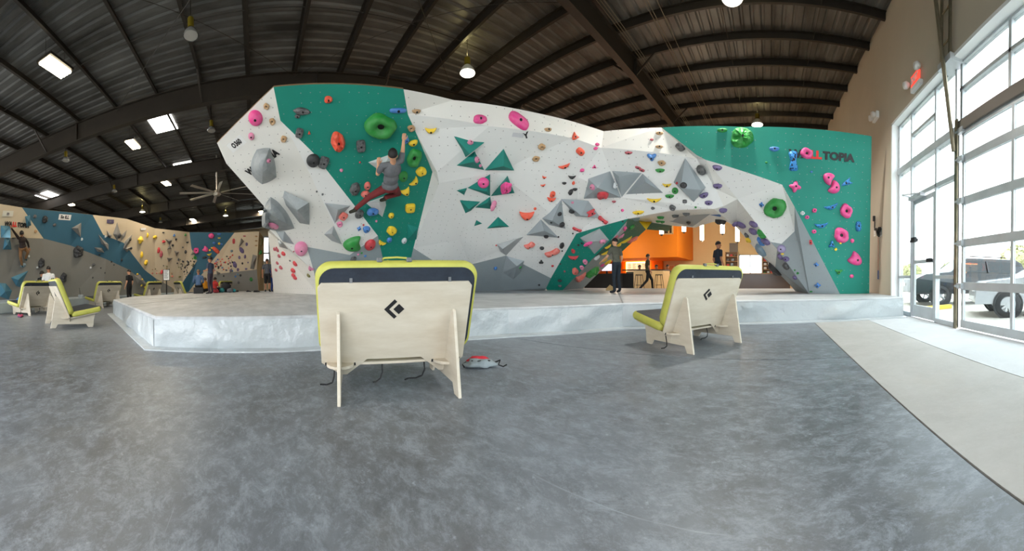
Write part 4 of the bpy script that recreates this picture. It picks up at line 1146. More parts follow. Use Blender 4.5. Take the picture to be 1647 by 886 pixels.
def l1(x, y): return x/4.22, 310 + y/4.22
def l2(x, y): return 200 + x/5.54, 340 + y/5.54
VBL = mat('volume_blue_grey', rgb(72, 124, 146), .6, var=.1); VLG = mat('volume_mid_grey', rgb(140, 138, 134), .6, var=.1)
GL = 'volumes on the far training wall'
for f, pts, ap, m, lab in (
    (l1, [(170, 160), (205, 152), (212, 220), (180, 235)], (195, 190), VBL, 'small blue box volume at the cream corner of the far wall'),
    (l1, [(5, 222), (70, 225), (72, 305), (5, 305)], (38, 262), VBL, 'blue square volume beside the reaching climber'),
    (l1, [(32, 308), (68, 308), (78, 385), (20, 385)], (50, 350), VBL, 'blue tapering volume below the square one'),
    (l1, [(75, 575), (192, 528), (135, 640), (110, 632)], (125, 590), VBL, 'blue kite volume hanging below the climber in brown trousers'),
    (l1, [(0, 612), (40, 615), (82, 665), (60, 725), (0, 705)], (35, 670), VBL, 'big blue volume at the foot of the far wall'),
    (l1, [(485, 240), (552, 203), (548, 302)], (530, 240), VLG, 'grey triangle volume on the blue band of the far wall'),
    (l1, [(795, 200), (822, 288), (795, 326), (768, 280)], (797, 285), VLG, 'tallest grey spike volume of the fan on the far wall'),
    (l1, [(724, 254), (758, 290), (752, 312), (727, 288)], (742, 286), VLG, 'short grey spike volume beside the tallest one'),
    (l1, [(861, 250), (850, 296), (820, 330), (824, 288)], (842, 290), VLG, 'slim grey spike volume on the window side of the tallest one'),
    (l1, [(897, 283), (882, 340), (834, 392), (848, 330)], (868, 335), VLG, 'long grey spike volume at the end of the fan'),
    (l1, [(667, 281), (737, 350), (737, 390), (688, 345)], (710, 345), VLG, 'long grey spike volume pointing down over the blue band'),
    (l1, [(640, 370), (692, 374), (708, 406), (662, 400)], (680, 388), VLG, 'flat grey volume at the low end of the fan'),
    (l1, [(833, 374), (892, 368), (862, 404)], (862, 382), VLG, 'small grey triangle volume under the fan'),
    (l1, [(910, 560), (950, 555), (1010, 640), (935, 620)], (950, 590), VLG, 'grey volume edged with small yellow holds'),
    (l2, [(365, 245), (427, 255), (402, 300)], (400, 265), VLG, 'upper of two touching grey triangle volumes'),
    (l2, [(402, 303), (422, 332), (380, 336)], (402, 322), VLG, 'lower of two touching grey triangle volumes'),
    (l2, [(445, 350), (487, 358), (465, 402)], (466, 370), VLG, 'small grey triangle volume in the cream bay'),
    (l2, [(380, 412), (432, 415), (395, 452)], (400, 422), VLG, 'grey triangle volume above the notice post'),
    (l2, [(1040, 235), (1068, 266), (1018, 322)], (1042, 275), VLG, 'mauve-grey triangle volume on the far cream panel'),
    (l2, [(590, 388), (614, 344), (655, 376)], (618, 370), VLG, 'grey triangle volume beside a pink ball on the blue stripe'),
    (l2, [(1145, 384), (1182, 394), (1156, 517), (1120, 510)], (1152, 450), VLG, 'upright grey slab volume on the far cream panel'),
    (l2, [(820, 528), (858, 550), (824, 568)], (834, 550), VLG, 'small grey triangle volume on top of the grey foot panel'),
    (l2, [(934, 546), (955, 502), (967, 536)], (952, 530), VLG, 'second small grey triangle volume on the grey foot panel'),
    (l2, [(328, 642), (346, 604), (352, 642)], (342, 630), VLG, 'tiny grey triangle volume behind the notice post')):
    k = len(WV); pyramid([f(*p) for p in pts], f(*ap), .3, m, lab, GL)
BV = BVHTree.FromPolygons(WV[n0:], [tuple(i-n0 for i in f) for f in WF if min(f) >= n0])
CRL = {'a': (0, 310, 4.22), 'b': (200, 340, 5.54)}
DATAL = """
a 302 180 38 50 bk g 0|far blue|big black rock hold near the top of the blue band
a 280 475 48 66 bk g 0|far grey|black rock hold behind the people by the lounge chairs
a 530 400 76 82 bk g 0|far grey|largest black rock hold where the blue band meets the grey
a 430 577 48 72 bk g 0|far grey|lowest black rock hold of the far wall
a 235 160 26 26 gb b 0|far blue
a 370 218 24 20 gb o 0|far blue
a 240 262 20 22 tn r 0|far cream corner|small tan pocket hold on the far wall's cream corner
a 555 315 14 20 wh o 0|far blue
a 195 432 14 18 wh o 0|far grey
a 715 297 14 16 wh o 0|far blue
a 615 508 14 14 wh o 0|far grey
a 252 507 14 14 wh o 0|far grey
a 635 488 28 20 gb p 20|far grey
a 675 422 14 12 bk b 0|far blue
a 757 468 12 12 bk b 0|far blue
a 773 489 10 10 bk b 0|far blue
a 684 510 10 10 bk b 0|far grey
a 712 543 10 10 bk b 0|far grey
a 629 576 10 12 bk b 0|far grey
a 674 628 14 14 bk b 0|far grey
a 825 455 12 20 bk b 0|far blue
a 808 292 24 26 bk b 0|far fan
a 882 316 22 20 bk b 0|far fan
a 886 376 18 18 bk b 0|far fan
a 742 296 14 14 bk b 0|far fan
a 950 320 46 52 yl s 0|far cream bay|star-like yellow hold on the cream bay of the far wall
a 1000 288 14 34 yl o 0|far cream bay
a 960 420 20 44 yl o 0|far cream bay
a 988 475 28 36 yl o 0|far cream bay
a 932 552 16 12 yl b 0|far yellow edge
a 965 588 14 12 yl b 0|far yellow edge
a 958 625 10 12 yl b 0|far yellow edge
a 982 640 12 10 yl b 0|far yellow edge
a 175 440 22 22 gg o 0|far grey
a 158 492 44 30 gg o 0|far grey|blue-grey foothold under the climber in brown trousers
a 127 722 36 30 bl o 0|far grey|blue lumpy hold at the foot of the grey panel
b 268 228 46 30 yl o 0|far cream bay
b 443 212 26 30 bl t 0|far cream bay|blue pointed hold high on the cream bay
b 347 188 22 16 bk h 0|far cream bay
b 460 248 22 20 bk b 0|far cream bay
b 430 300 24 20 bk b 0|far cream bay
b 560 275 26 20 bk h 0|far cream bay
b 545 360 22 34 bk o 0|far cream bay
b 520 320 14 14 bk b 0|far cream bay
b 350 268 32 26 rd o 0|far cream bay
b 305 345 26 52 rd o 0|far cream bay
b 328 380 28 60 dr o 0|far cream bay
b 332 540 26 40 rd o 0|far cream bay
b 543 208 24 28 gn t 0|far cream bay
b 775 218 52 50 pk b 0|far stripe|round pink hold at the top of the far blue stripe
b 720 335 66 48 pk n 60|far stripe|pink kidney-shaped hold in the middle of the far blue stripe
b 640 348 48 56 pk r 20|far stripe|pink pocket hold on the edge of the far blue stripe
b 845 203 38 26 bl h 0|far stripe
b 803 283 36 32 bl h 0|far stripe
b 865 292 22 18 bl b 0|far stripe
b 846 237 30 16 yl h 0|far stripe
b 845 287 22 24 yl b 0|far stripe
b 780 325 22 14 yl b 0|far stripe
b 762 345 18 18 yl b 0|far stripe
b 757 380 46 32 yl c 15|far stripe|yellow crescent hold by the standing man's head
b 815 345 80 36 og p 48|far stripe|long orange pill hold along the edge of the far blue stripe
b 715 410 42 18 bk p 10|far stripe
b 770 412 40 20 bk p -20|far stripe
b 630 412 30 34 gn r 0|far stripe
b 975 265 24 46 rd p 90|far cream end
b 1090 292 20 30 pr o 0|far cream end
b 1070 220 26 18 dr h 0|far cream end
b 1045 345 36 62 pr o 30|far cream end
b 1025 410 22 30 pr o 0|far cream end
b 1075 403 20 34 pr o 0|far cream end
b 985 475 36 58 pr o 20|far cream end
b 1012 518 22 28 pr o 0|far cream end
b 1085 512 24 22 pr h 0|far cream end
b 1052 463 16 20 bk b 0|far cream end
b 1102 455 12 14 pr b 0|far cream end
b 1175 222 24 20 tn h 0|far cream end
b 1175 262 24 20 tn h 0|far cream end
b 1175 305 24 20 tn h 0|far cream end
b 1218 268 26 70 ol n 100|far cream end|olive curved hold on the far wall's end face
b 1208 365 34 50 gn t 0|far cream end|green pointed hold on the far wall's end face
b 956 353 24 22 gg b 0|far cream end
b 1130 605 28 36 gn o 0|far foot
b 1035 570 18 22 bk b 0|far foot
b 990 580 16 18 bl b 0|far foot
b 885 575 14 18 bk b 0|far foot
b 1018 632 20 24 gb o 0|far foot
b 1010 560 22 20 gg o 0|far foot
"""
parse(DATAL, CRL)
LW = ' of the far wall'
label_holds({'far blue': 'on the blue band' + LW, 'far grey': 'on the grey part' + LW, 'far fan': 'on the spike volumes' + LW, 'far cream bay': 'on the cream bay' + LW, 'far yellow edge': 'along the grey volume' + LW,
             'far stripe': 'on the blue stripe' + LW, 'far cream end': 'on the cream end' + LW, 'far foot': 'on the grey foot' + LW}); HOLDS.clear()
# dense speckle of thumb-sized holds, alike at this distance
rnd = random.Random(5)
for nm, (xa, ya, xb, yb), cols, n, lab in (
    ('left bay', (455, 420, 625, 585), ['bk', 'bk', 'ol', 'bk', 'gb'], 42, 'one of the tiny dark holds peppered over the cream bay of the far wall'),
    ('end panel', (800, 385, 965, 530), ['bl', 'bk', 'co', 'pr', 'og', 'bk'], 48, 'one of the tiny mixed holds peppered over the far wall beyond the stripe'),
    ('low bay', (245, 480, 430, 600), ['co', 'bk', 'ol', 'tn'], 20, 'one of the tiny holds scattered round the notice post')):
    for i in range(n):
        x, y = rnd.uniform(xa, xb), rnd.uniform(ya, yb)
        if nm == 'end panel' and y < 440 - (x-800)*.5: y += 60
        s_ = rnd.uniform(9, 19); px, py = l2(x, y); c_ = rnd.choice(cols)
        if nm == 'end panel' and px < 344 + (441-py)*.0: continue
        o = hold(px, py, s_/5.54, s_*rnd.uniform(.7, 1.2)/5.54, c_, rnd.choice('bot'), rnd.uniform(-40, 40), nm)
        if o: o['label'] = lab; o['group'] = lab.replace('one of the ', '')
HOLDS.clear()
lettering([('WA', LB), ('LL', LR), ('TOPIA', LB)], 6, 359.5, 45, 363, 'black and red lettering on the cream corner of the far wall', 7, bv=BVL0, lift=.02)
STKP = mat('sticker_purple', rgb(92, 84, 116), .5)
lettering([('So iLL', LB)], 97.5, 348.8, 111, 349.8, 'white sign with black letters on the blue band', 5, bv=BVL0, board=(.72, .26), cat='sign', name='sign')
for px, py, w, h, m, lab in ((12, 343, 17, 9, mat('sticker_faded', rgb(224, 220, 206), .6), 'pale square poster high on the cream corner'), (177, 356, 11, 6, STKP, 'small purple sign high on the cream bay'), (230, 368, 8, 3.5, STK, 'small white sticker high on the cream bay')):
    M, L_ = frame_at(px-w/2, py, px+w/2, py+.3, BVL0, .02); s_ = (M.translation-CAM).length/F*h/2
    b = MB(); b.box((-L_/2, -s_, 0), (L_/2, s_, .01)); q = b.build('sign', m, label=lab, cat='sign'); q.matrix_world = M
    if m is not STK:
        me = text_mesh('\u00b7 \u00b7 \u00b7' if 0 else 'm', s_*1.6, .001, bold=.01); t_ = link('print', me, q, mat('print_grey', rgb(120, 118, 120), .6)); t_.location = (0, 0, .012)

# ---------------------------------------------------------------- lobby behind the arch
LF = .36
lf = MB(); lf.box((-30, 14.1, 0), (3.1, 22.85, LF)); lf.build('floor_lobby', mat('lobby_floor', rgb(196, 164, 122), .45, var=.1, vscale=1), kind='structure')
b = MB(); b.box((-30, 13.95, 0), (3.1, 14.1, LF+.03)); b.build('trim_3', mat('tan_edge_pad', rgb(206, 178, 132), .6), kind='structure')
def bx(name, a, c_, m, parent=None, bevel=0, **kw): b = MB(); b.box(a, c_); return b.build(name, m, parent, bevel=bevel, **kw)
sf = empty('ceiling_soffit', kind='structure')
bx('soffit_box', (-16, 18.8, 2.2), (-5.35, 22.9, 6.2), ORANGE, sf)
fr = at_plane(1082, 375, (0, 18.78, 0), (0, 1, 0)); fl_ = at_plane(1070, 363, (0, 18.78, 0), (0, 1, 0))
b = MB(); b.box((fl_.x-.1, 18.74, fr.z), (fr.x, 18.8, fl_.z+.8)); b.build('soffit_window', mat('dim_window', rgb(70, 56, 40), .2), sf)
b = MB()
for x in (fl_.x-.1, (fl_.x+fr.x)/2, fr.x): b.box((x-.04, 18.7, fr.z-.04), (x+.04, 18.8, fl_.z+.84))
b.box((fl_.x-.1, 18.7, fr.z-.06), (fr.x+.04, 18.8, fr.z)); b.build('window_trim', mat('warm_frame', rgb(216, 180, 130), .5), sf)
bx('wall_orange', (-16, 22.6, LF), (-7.6, 22.88, 2.3), ORANGE, kind='structure')
# lit price board on the orange wall
Yb = 22.4
def onback(px, py, y=Yb): return at_plane(px, py, (0, y, 0), (0, 1, 0))
p0, p1 = onback(1008, 437), onback(1041, 417)
mb_ = empty('menu_board', ((p0.x+p1.x)/2, Yb, (p0.z+p1.z)/2), 0, 'backlit pale price board glowing on the orange lobby wall', 'menu board')
p1.z = min(p1.z, 2.08); mb_.location.z = (p0.z+p1.z)/2; w_, h_ = (p1.x-p0.x)/2, (p1.z-p0.z)/2
bx('board', (-w_, 0, -h_), (w_, .06, h_), mat('board_lit', rgb(250, 216, 170), .5, emit=(1, .72, .4, 1), estr=.55), mb_)
bx('glow_strip', (-w_-.08, .07, -h_-.08), (w_+.08, .14, h_+.08), mat('warm_glow', rgb(255, 190, 90), .5, emit=(1, .5, .12, 1), estr=5), mb_)
b = MB(); rr_ = random.Random(3)
for c_ in range(4):
    for k in range(7):
        x = -w_*.85 + c_*w_*.45; L_ = w_*rr_.uniform(.2, .36); z = h_*.75 - k*h_*.22; b.box((x, -.006, z), (x+L_, 0, z+h_*.07))
b.build('print_lines', mat('print_brown', rgb(150, 90, 70), .6), mb_)
# reception counter
pc = [at_r(x, 450, r) for x, r in ((1001, 16.6), (1019, 16.2), (1045, 16.3), (1067, 16.8))]
ct = empty('reception_counter', label='curved birch reception counter with a dark end in the lobby', cat='counter')
b = MB(); pl = [(p.x, p.y) for p in pc] + [(p.x+.1, p.y+.8) for p in reversed(pc)]; b.prism(pl[1:-1], LF, 1.32); b.build('counter_front', mat('birch_counter', rgb(222, 190, 140), .5, var=.1, vscale=3), ct)
b = MB(); e0, e1 = pc[0], pc[1]; q0 = at_r(940, 450, 17.4); b.prism([(q0.x, q0.y), (e0.x, e0.y), (e1.x, e1.y), (e1.x+.1, e1.y+.8), (q0.x, q0.y+.8)], LF, 1.2); b.build('counter_dark_end', BLACK, ct)
b = MB(); b.prism([(x*1.0, y) for x, y in pl], 1.33, 1.39); b.build('worktop', DARKM, ct)
def stool(px, r, lab):
    p = at_r(px, 460, r); s_ = empty('bar_stool', (p.x, p.y, LF), 0, lab, 'stool', 'stools at the reception counter')
    b = MB(); b.prism([(.18*math.cos(k*PI/6), .18*math.sin(k*PI/6)) for k in range(12)], .72, .76); b.build('seat', BLACK, s_)
    for dx, dy in ((.2, .2), (-.2, .2), (.2, -.2), (-.2, -.2)):
        b = MB(); b.tube([(dx, dy, 0), (dx*.6, dy*.6, .72)], .012, 6); b.build('leg', BLACK, s_)
    b = MB(); b.tube([(.17*math.cos(k*PI/6), .17*math.sin(k*PI/6), .25) for k in range(13)], .009, 5); b.build('footrest', BLACK, s_)
stool(1028, 15.7, 'black bar stool at the middle of the reception counter'); stool(1060, 15.8, 'black bar stool at the far end of the reception counter, by the lounge chair')
# things on the counter and in the lobby
for px, py, w, h, r, m, lab in ((1013, 440, 12, 7, 16.5, mat('monitor_back', rgb(120, 110, 80), .5), 'grey-green monitor standing on the reception counter'),
                               (976, 430, 16, 11, 18.0, mat('screen_lilac', rgb(190, 180, 200), .4, emit=(.8, .75, .9, 1), estr=.5), 'pale lilac screen behind the teal arch leg')):
    p = at_r(px, py, r); s_ = r/F; root = empty('monitor', (p.x, p.y, p.z), -theta(px), lab, 'monitor')
    bx('screen', (-w*s_/2, 0, -h*s_/2), (w*s_/2, .05, h*s_/2), m, root); bx('monitor_stand', (-.05, .02, -h*s_/2-.25), (.05, .04, -h*s_/2), BLACK, root); bx('monitor_foot', (-.15, -.05, -h*s_/2-.27), (.15, .12, -h*s_/2-.25), BLACK, root)
DOORM = mat('birch_door', rgb(206, 160, 92), .5); DFR = mat('cream_doorframe', rgb(236, 208, 160), .5)
for i, (xa, xb, yt, n) in enumerate(((1048, 1058, 426, 5), (1071, 1084, 428, 6), (1092, 1108, 428, 7))):
    a_, c_ = onback(xa, yt, 22.86), onback(xb, yt, 22.86); d_ = empty('door_%d' % n, kind='structure')
    bx('door_leaf', (a_.x, 22.82, LF), (c_.x, 22.9, a_.z), DOORM, d_); b = MB()
    b.box((a_.x-.08, 22.78, LF), (a_.x, 22.9, a_.z+.08)); b.box((c_.x, 22.78, LF), (c_.x+.08, 22.9, a_.z+.08)); b.box((a_.x, 22.78, a_.z), (c_.x, 22.9, a_.z+.08)); b.build('door_frame', DFR, d_)
    b = MB(); b.tube([(c_.x-.12, 22.78, 1.35), (c_.x-.02, 22.78, 1.35)], .02); b.build('door_handle', STEEL, d_)
# shop shelving round the lobby window, dark counter wall in front of it
def shelf(xa, xb, yt, yb_, y, lab, seed, cols):
    a_, c_ = onback(xa, yt, y), onback(xb, yb_, y); W_ = c_.x-a_.x; H_ = a_.z-c_.z; c_.z = LF; H_ = a_.z - LF; root = empty('display_shelf', (a_.x, y, c_.z), 0, lab, 'shelf')
    bx('back_panel', (0, .3, 0), (W_, .34, H_), mat('shelf_brown', rgb(112, 86, 62), .6), root)
    for x in (0, W_-.04): bx('side_panel', (x, 0, 0), (x+.04, .3, H_), mat('shelf_oak', rgb(190, 150, 100), .6), root)
    n = 7
    for k in range(n): bx('shelf_board', (.04, 0, H_*k/n), (W_-.04, .3, H_*k/n+.03), mat('shelf_oak', rgb(190, 150, 100), .6), root)
    rr_ = random.Random(seed)
    for k in range(n):
        x = .1; j = 0
        while x < W_-.25:
            w_ = rr_.uniform(.12, .22); c_n = rr_.choice(cols)
            o = MB().box((-w_/2, -.11, 0), (w_/2, .11, w_*rr_.uniform(.7, 1.1))).build('shop_item', HC[c_n][1], bevel=.03, bseg=1, label='small %s item, number of the goods on the %s' % (HC[c_n][0], lab.split(' with')[0]), cat='shop goods', group='goods on the ' + lab.split(' with')[0])
            o['label'] = 'small boxed shop goods on the ' + lab.split(' with')[0]
            o.location = (a_.x+x+w_/2, y+.15, c_.z+H_*k/n+.031); x += w_ + rr_.uniform(.06, .16); j += 1
shelf(1166, 1187, 405, 440, 22.3, 'tall shop shelf with dark goods beside the lobby window', 1, ['bk', 'gb', 'rd', 'wh', 'gg'])
shelf(1226, 1247, 414, 440, 22.3, 'red-dotted shop shelf with bright goods behind the arch leg', 2, ['rd', 'og', 'gn', 'rd', 'wh'])
pf = onback(1180, 408, 22.84); q = bx('framed_poster', (pf.x-.3, 22.84, pf.z-.3), (pf.x+.3, 22.89, pf.z+.75), mat('poster_grey', rgb(120, 112, 106), .5), label='dark framed poster hanging over the tall shop shelf', cat='poster')
a_, c_ = at_r(1181, 450, 14.9), at_r(1277, 450, 14.2)
b = MB(); b.box((-3.3, 16.2, LF), (1.1, 16.35, 1.12)); b.build('wall_counter', mat('brown_counter_panel', rgb(82, 66, 54), .28, var=.12, vscale=1.5), kind='structure')
bx('trim_4', (-3.32, 16.12, 1.12), (1.12, 16.42, 1.17), mat('counter_cap', rgb(150, 112, 70), .4), kind='structure')
b = MB(); b.box((-2.05, 22.98, 1.2), (-.4, 23.0, 2.55)); w_ = empty('window_3', kind='structure'); b.build('pane', GLASS, w_)
b = MB()
for x in (-2.02, -1.25, -.43): b.box((x-.03, 22.9, 1.2), (x+.03, 23.05, 2.55))
for z in (1.22, 2.53): b.box((-2.05, 22.9, z-.03), (-.4, 23.05, z+.03))
b.build('window_frame', ALU, w_)
w_ = empty('window_4', kind='structure'); b = MB(); b.box((-38.12, -1.2, 3.4), (-38.1, 1.6, 6.3)); b.build('pane', GLASS, w_)
b = MB()
for y in (-1.2, .2, 1.6): b.box((-38.15, y-.09, 3.4), (-37.9, y+.09, 6.3))
for z in (3.4, 4.4, 6.3): b.box((-38.15, -1.2, z-.09), (-37.9, 1.6, z+.09))
b.build('window_frame', ALU, w_)
b = MB(); b.box((-90, 23.6, -.3), (3.4, 60, -.05)); b.box((-90, -60, -.3), (-38.3, 23.6, -.05)); b.box((-38.3, -60, -.3), (3.4, -15.3, -.05)); b.build('ground_behind', MATS['pale_concrete_lot'], kind='structure')
# lobby pendants
PEN = mat('pendant_glow', rgb(255, 244, 226), .5, emit=(1, .86, .66, 1), estr=6)
for px, yt, yb_, wpx, r, lab in ((1064, 366, 376, 7, 15.2, 'pendant cylinder lamp against the orange box'), (1100, 362, 372, 7, 16, 'pendant cylinder lamp just beyond the orange box'),
        (1129, 356, 386, 6, 18, 'longest white pendant cylinder lamp in the lobby'), (1162, 362, 375, 7, 17.5, 'pendant cylinder lamp above the man in the navy shirt'), (1186, 363, 388, 6.5, 18, 'pendant cylinder lamp tucked against the far arch leg')):
    p = at_r(px, yb_, r); t = at_r(px, yt, r); R_ = wpx*r/F/2; H_ = max(t.z-p.z, .25) + (.6 if yt > 360 else .3)
    root = empty('pendant_lamp', (p.x, p.y, p.z), 0, lab, 'lamp', 'white pendant lamps in the lobby')
    b = MB(); b.lathe([(R_, 0), (R_, H_)], 14); b.add([(R_*math.cos(k*PI/7), R_*math.sin(k*PI/7), 0) for k in range(14)], [tuple(range(14))]); b.build('shade', PEN, root)
    b = MB(); b.tube([(0, 0, H_), (0, 0, RZ(p.y)+.01-p.z)], .008, 5); b.build('cord', BLACK, root)
    b = MB(); b.lathe([(0, -.09), (R_*.55, -.09), (R_*.55, -.02), (0, -.02)], 8); b.build('end_cap', STEEL, root)
def plamp(name, loc, power, col, size=.15):
    l = bpy.data.lights.new(name, 'POINT'); l.energy = power; l.color = col; l.shadow_soft_size = size; o = bpy.data.objects.new(name, l); C.objects.link(o); o.location = loc; return o
plamp('lobby_lamp_light', (-3.5, 17.6, 2.9), 75, (1, .88, .7), .3); plamp('lobby_lamp_light', (-8.5, 16.9, 2.6), 55, (1, .86, .66), .3)

# ---------------------------------------------------------------- plywood lounge chairs with folded crash pads
PLYW = mat('birch_plywood', rgb(206, 197, 180), .5, var=.1, vscale=2.2, stretch=(1, 1, 4), bump=.1, bscale=30, col2=rgb(190, 178, 158))
LIME = mat('lime_nylon', rgb(188, 186, 84), .55, var=.16, vscale=6, bump=.3, bscale=25); DKP = mat('dark_pad_nylon', rgb(28, 33, 42), .5, var=.4, vscale=5, col2=rgb(46, 54, 66), bump=.4, bscale=18)
WEB = mat('black_webbing', rgb(18, 18, 20), .7); GRB = mat('grey_buckle', rgb(92, 94, 96), .4)
def rounded(w0, w1, h0, h1, rad, n=5, bottom=True):
    pts = []
    for cx, cy, a0 in ((w1-rad, h1-rad, 0), (w0+rad, h1-rad, 90), (w0+rad, h0+rad, 180), (w1-rad, h0+rad, 270)):
        for k in range(n+1):
            a = math.radians(a0 + 90*k/n); pts.append((cx + rad*math.cos(a), cy + rad*math.sin(a)))
    return pts
def padmesh(outline, th, M, face_front=True):
    """a pad with lime rim and dark faces: outline in the pad plane, thickness along local z"""
    b = MB(); n = len(outline); cx = sum(p[0] for p in outline)/n; cy = sum(p[1] for p in outline)/n
    def ring(ins, z):
        out = []
        for x, y in outline:
            dx, dy = x-cx, y-cy; L_ = max(abs(dx), abs(dy)); out.append(M @ Vector((x - (ins if dx > 0 else -ins)*min(1, abs(dx)/.1), y - (ins if dy > 0 else -ins)*min(1, abs(dy)/.1), z)))
        return out
    rings = [ring(.03, 0), ring(.012, .006), ring(0, .03), ring(-.004, th/2), ring(0, th-.03), ring(.012, th-.006), ring(.03, th)]
    vs = [v for r in rings for v in r]; b.smooth = True
    b.use(LIME); b.add(vs, [(i*n+k, i*n+(k+1) % n, (i+1)*n+(k+1) % n, (i+1)*n+k) for i in range(6) for k in range(n)])
    b.smooth = False; b.use(DKP); b.add(rings[0], [tuple(range(n))[::-1]]); b.add(rings[-1], [tuple(range(n))])
    return b
S_ = Vector((0, -.372, .928)); NB = Vector((0, -.928, -.372)); PO = Vector((0, -.09, .17))      # back panel frame: up, rearward normal, origin
MBK = Matrix.Translation(PO) @ Matrix((Vector((1, 0, 0)), S_, -NB)).transposed().to_4x4()       # local x, s, forward normal
def build_chair(label, group, proto=None):
    root = empty('lounge_chair', label=label, cat='chair', group=group)
    for sx in (-1, 1):
        leg = [(-.54, 0), (-.42, 0), (-.375, .085), (.28, .075), (.33, 0), (.44, 0), (.455, .05), (.46, .16), (.50, .305), (-.135, .205), (-.345, .66), (-.37, .70), (-.40, .71), (-.425, .69)]
        M = Matrix.Translation((sx*.475 - .0125, 0, 0)) @ Matrix(((0, 0, 1, 0), (1, 0, 0, 0), (0, 1, 0, 0), (0, 0, 0, 1)))
        b = MB(); b.prism(leg, 0, .026, M); b.build('leg_panel', PLYW, root, bevel=.003, bseg=1)
        b = MB(); b.prism([(sx*.475-.12, -.12), (sx*.475+.12, -.12)] + [(sx*.475 + .12*math.cos(PI*k/8), -.16 - .14*math.sin(PI*k/8)) for k in range(9)], .215, .24); b.build('tenon', PLYW, root, bevel=.003, bseg=1)
    out = [(-.64, .08), (-.6, .05), (-.47, -.045), (-.42, -.045), (-.24, .115), (.24, .115), (.42, -.045), (.47, -.045), (.6, .05), (.64, .08), (.64, .80), (.61, .835), (-.61, .835), (-.64, .80)]
    b = MB(); b.prism(out, -.024, 0, MBK); b.build('back_panel', PLYW, root, bevel=.003, bseg=1)
    for sx in (-1, 1): b = MB(); b.prism([(sx*.475-.135, .055), (sx*.475+.135, .055), (sx*.475+.135, .085), (sx*.475-.135, .085)], -.0265, -.024, MBK); b.build('tenon_slot', BLACK, root)
    ME = MBK @ Matrix.Translation((0, .6, 0)) @ Matrix.Diagonal((-1.35, 1.35, 1, 1))
    b = MB(); b.prism([(.075, .0), (.012, .066), (-.004, .05), (.044, 0), (-.004, -.05), (.012, -.066)], -.0275, -.024, ME); b.build('emblem_chevron', BLACK, root)
    b = MB(); b.prism([(-.016, .035), (-.05, .0), (-.016, -.035), (.018, 0)], -.0275, -.024, ME); b.build('emblem_diamond', BLACK, root)
    sd = Vector((0, .985, .17)).normalized(); MS = Matrix.Translation((0, -.12, .235)) @ Matrix((Vector((1, 0, 0)), sd, Vector((1, 0, 0)).cross(sd))).transposed().to_4x4()
    b = MB(); b.prism(rounded(-.6, .6, 0, .69, .03), -.024, 0, MS); b.build('seat_panel', PLYW, root, bevel=.003, bseg=1)
    padmesh(rounded(-.66, .70, .13, .985, .13, 7), .12, MBK @ Matrix.Translation((0, 0, .004))).build('back_pad', None, root)
    padmesh(rounded(-.65, .65, .06, .74, .07, 5), .115, MS @ Matrix.Translation((0, 0, .002))).build('seat_pad', None, root)
    # carry handle and buckles on the pad's top edge
    top = lambda x, o=0: MBK @ Vector((x, .985 + o, .06))
    b = MB(); b.tube([top(-.14, .005), top(-.1, .03), top(0, .035), top(.08, .028), top(.1, .005)], .008, 6); b.build('carry_handle', LIME, root)
    for x in (-.14, .1):
        b = MB(); p = top(x, .015); b.box((p.x-.022, p.y-.02, p.z-.02), (p.x+.022, p.y+.02, p.z+.018)); b.build('buckle', GRB, root, bevel=.005, bseg=1)
    for x in (-.37, .44):
        b = MB(); p = MBK @ Vector((x, .85, -.004)); b.box((p.x-.012, p.y-.006, p.z-.03), (p.x+.012, p.y+.006, p.z+.02)); b.build('strap_tab', GRB, root)
    for pts in ([(-.53, -.05, .2), (-.535, -.08, .10), (-.55, -.10, .05), (-.60, -.11, .035), (-.66, -.12, .04)], [(-.10, -.06, .2), (-.10, -.07, .13), (-.12, -.08, .075), (-.16, -.09, .05), (-.19, -.09, .045)],
                [(.30, .0, .22), (.30, -.03, .12), (.27, -.05, .07), (.21, -.06, .055), (.14, -.07, .06), (.10, -.08, .05)]):
        b = MB()
        for p, q in zip(pts, pts[1:]): b.bar(p, q, .014, .003, up=(0, 1, 0))
        b.build('strap', WEB, root)
    pad = next(c for c in root.children if c.name.startswith('back_pad')); pan = next(c for c in root.children if c.name.startswith('back_panel'))
    for c in list(root.children):
        if c.name.startswith(('carry_handle', 'buckle', 'strap_tab')): c.parent = pad
        elif c.name.startswith(('emblem', 'tenon_slot')): c.parent = pan
    return root
def copy_thing(o, label=None, group=None):
    c = o.copy(); C.objects.link(c)
    if label: c['label'] = label
    if group: c['group'] = group
    for ch in o.children:
        d = ch.copy(); C.objects.link(d); d.parent = c
        for g in ch.children: e = g.copy(); C.objects.link(e); e.parent = d
    return c
def face_rz(fx, fy): return math.atan2(-fx, fy)
GC = 'plywood lounge chairs with lime crash pads'
ch1 = build_chair('plywood lounge chair seen from behind, large and close in the middle of the floor', GC)
A_, B2 = at_z(545, 650, 0), at_z(737, 637, 0); d_ = (B2-A_).normalized(); f_ = Vector((-d_.y, d_.x, 0))
p = (A_+B2)/2 + f_*.48; ch1.location = (p.x, p.y, 0); ch1.rotation_euler = (0, 0, face_rz(f_.x, f_.y))
def place_chair(x, y, fx, fy, label, z=0):
    c = copy_thing(ch1, label, GC); c.location = (x, y, z); c.rotation_euler = (0, 0, face_rz(fx, fy)); return c
A_, B2 = at_z(1117, 568, 0), at_z(1183, 552, 0); d_ = (B2-A_).normalized(); f_ = Vector((-d_.y, d_.x, 0)); p = (A_+B2)/2 + f_*.48
place_chair(p.x, p.y, f_.x, f_.y, 'plywood lounge chair with its lime seat pad in view, standing before the arch')
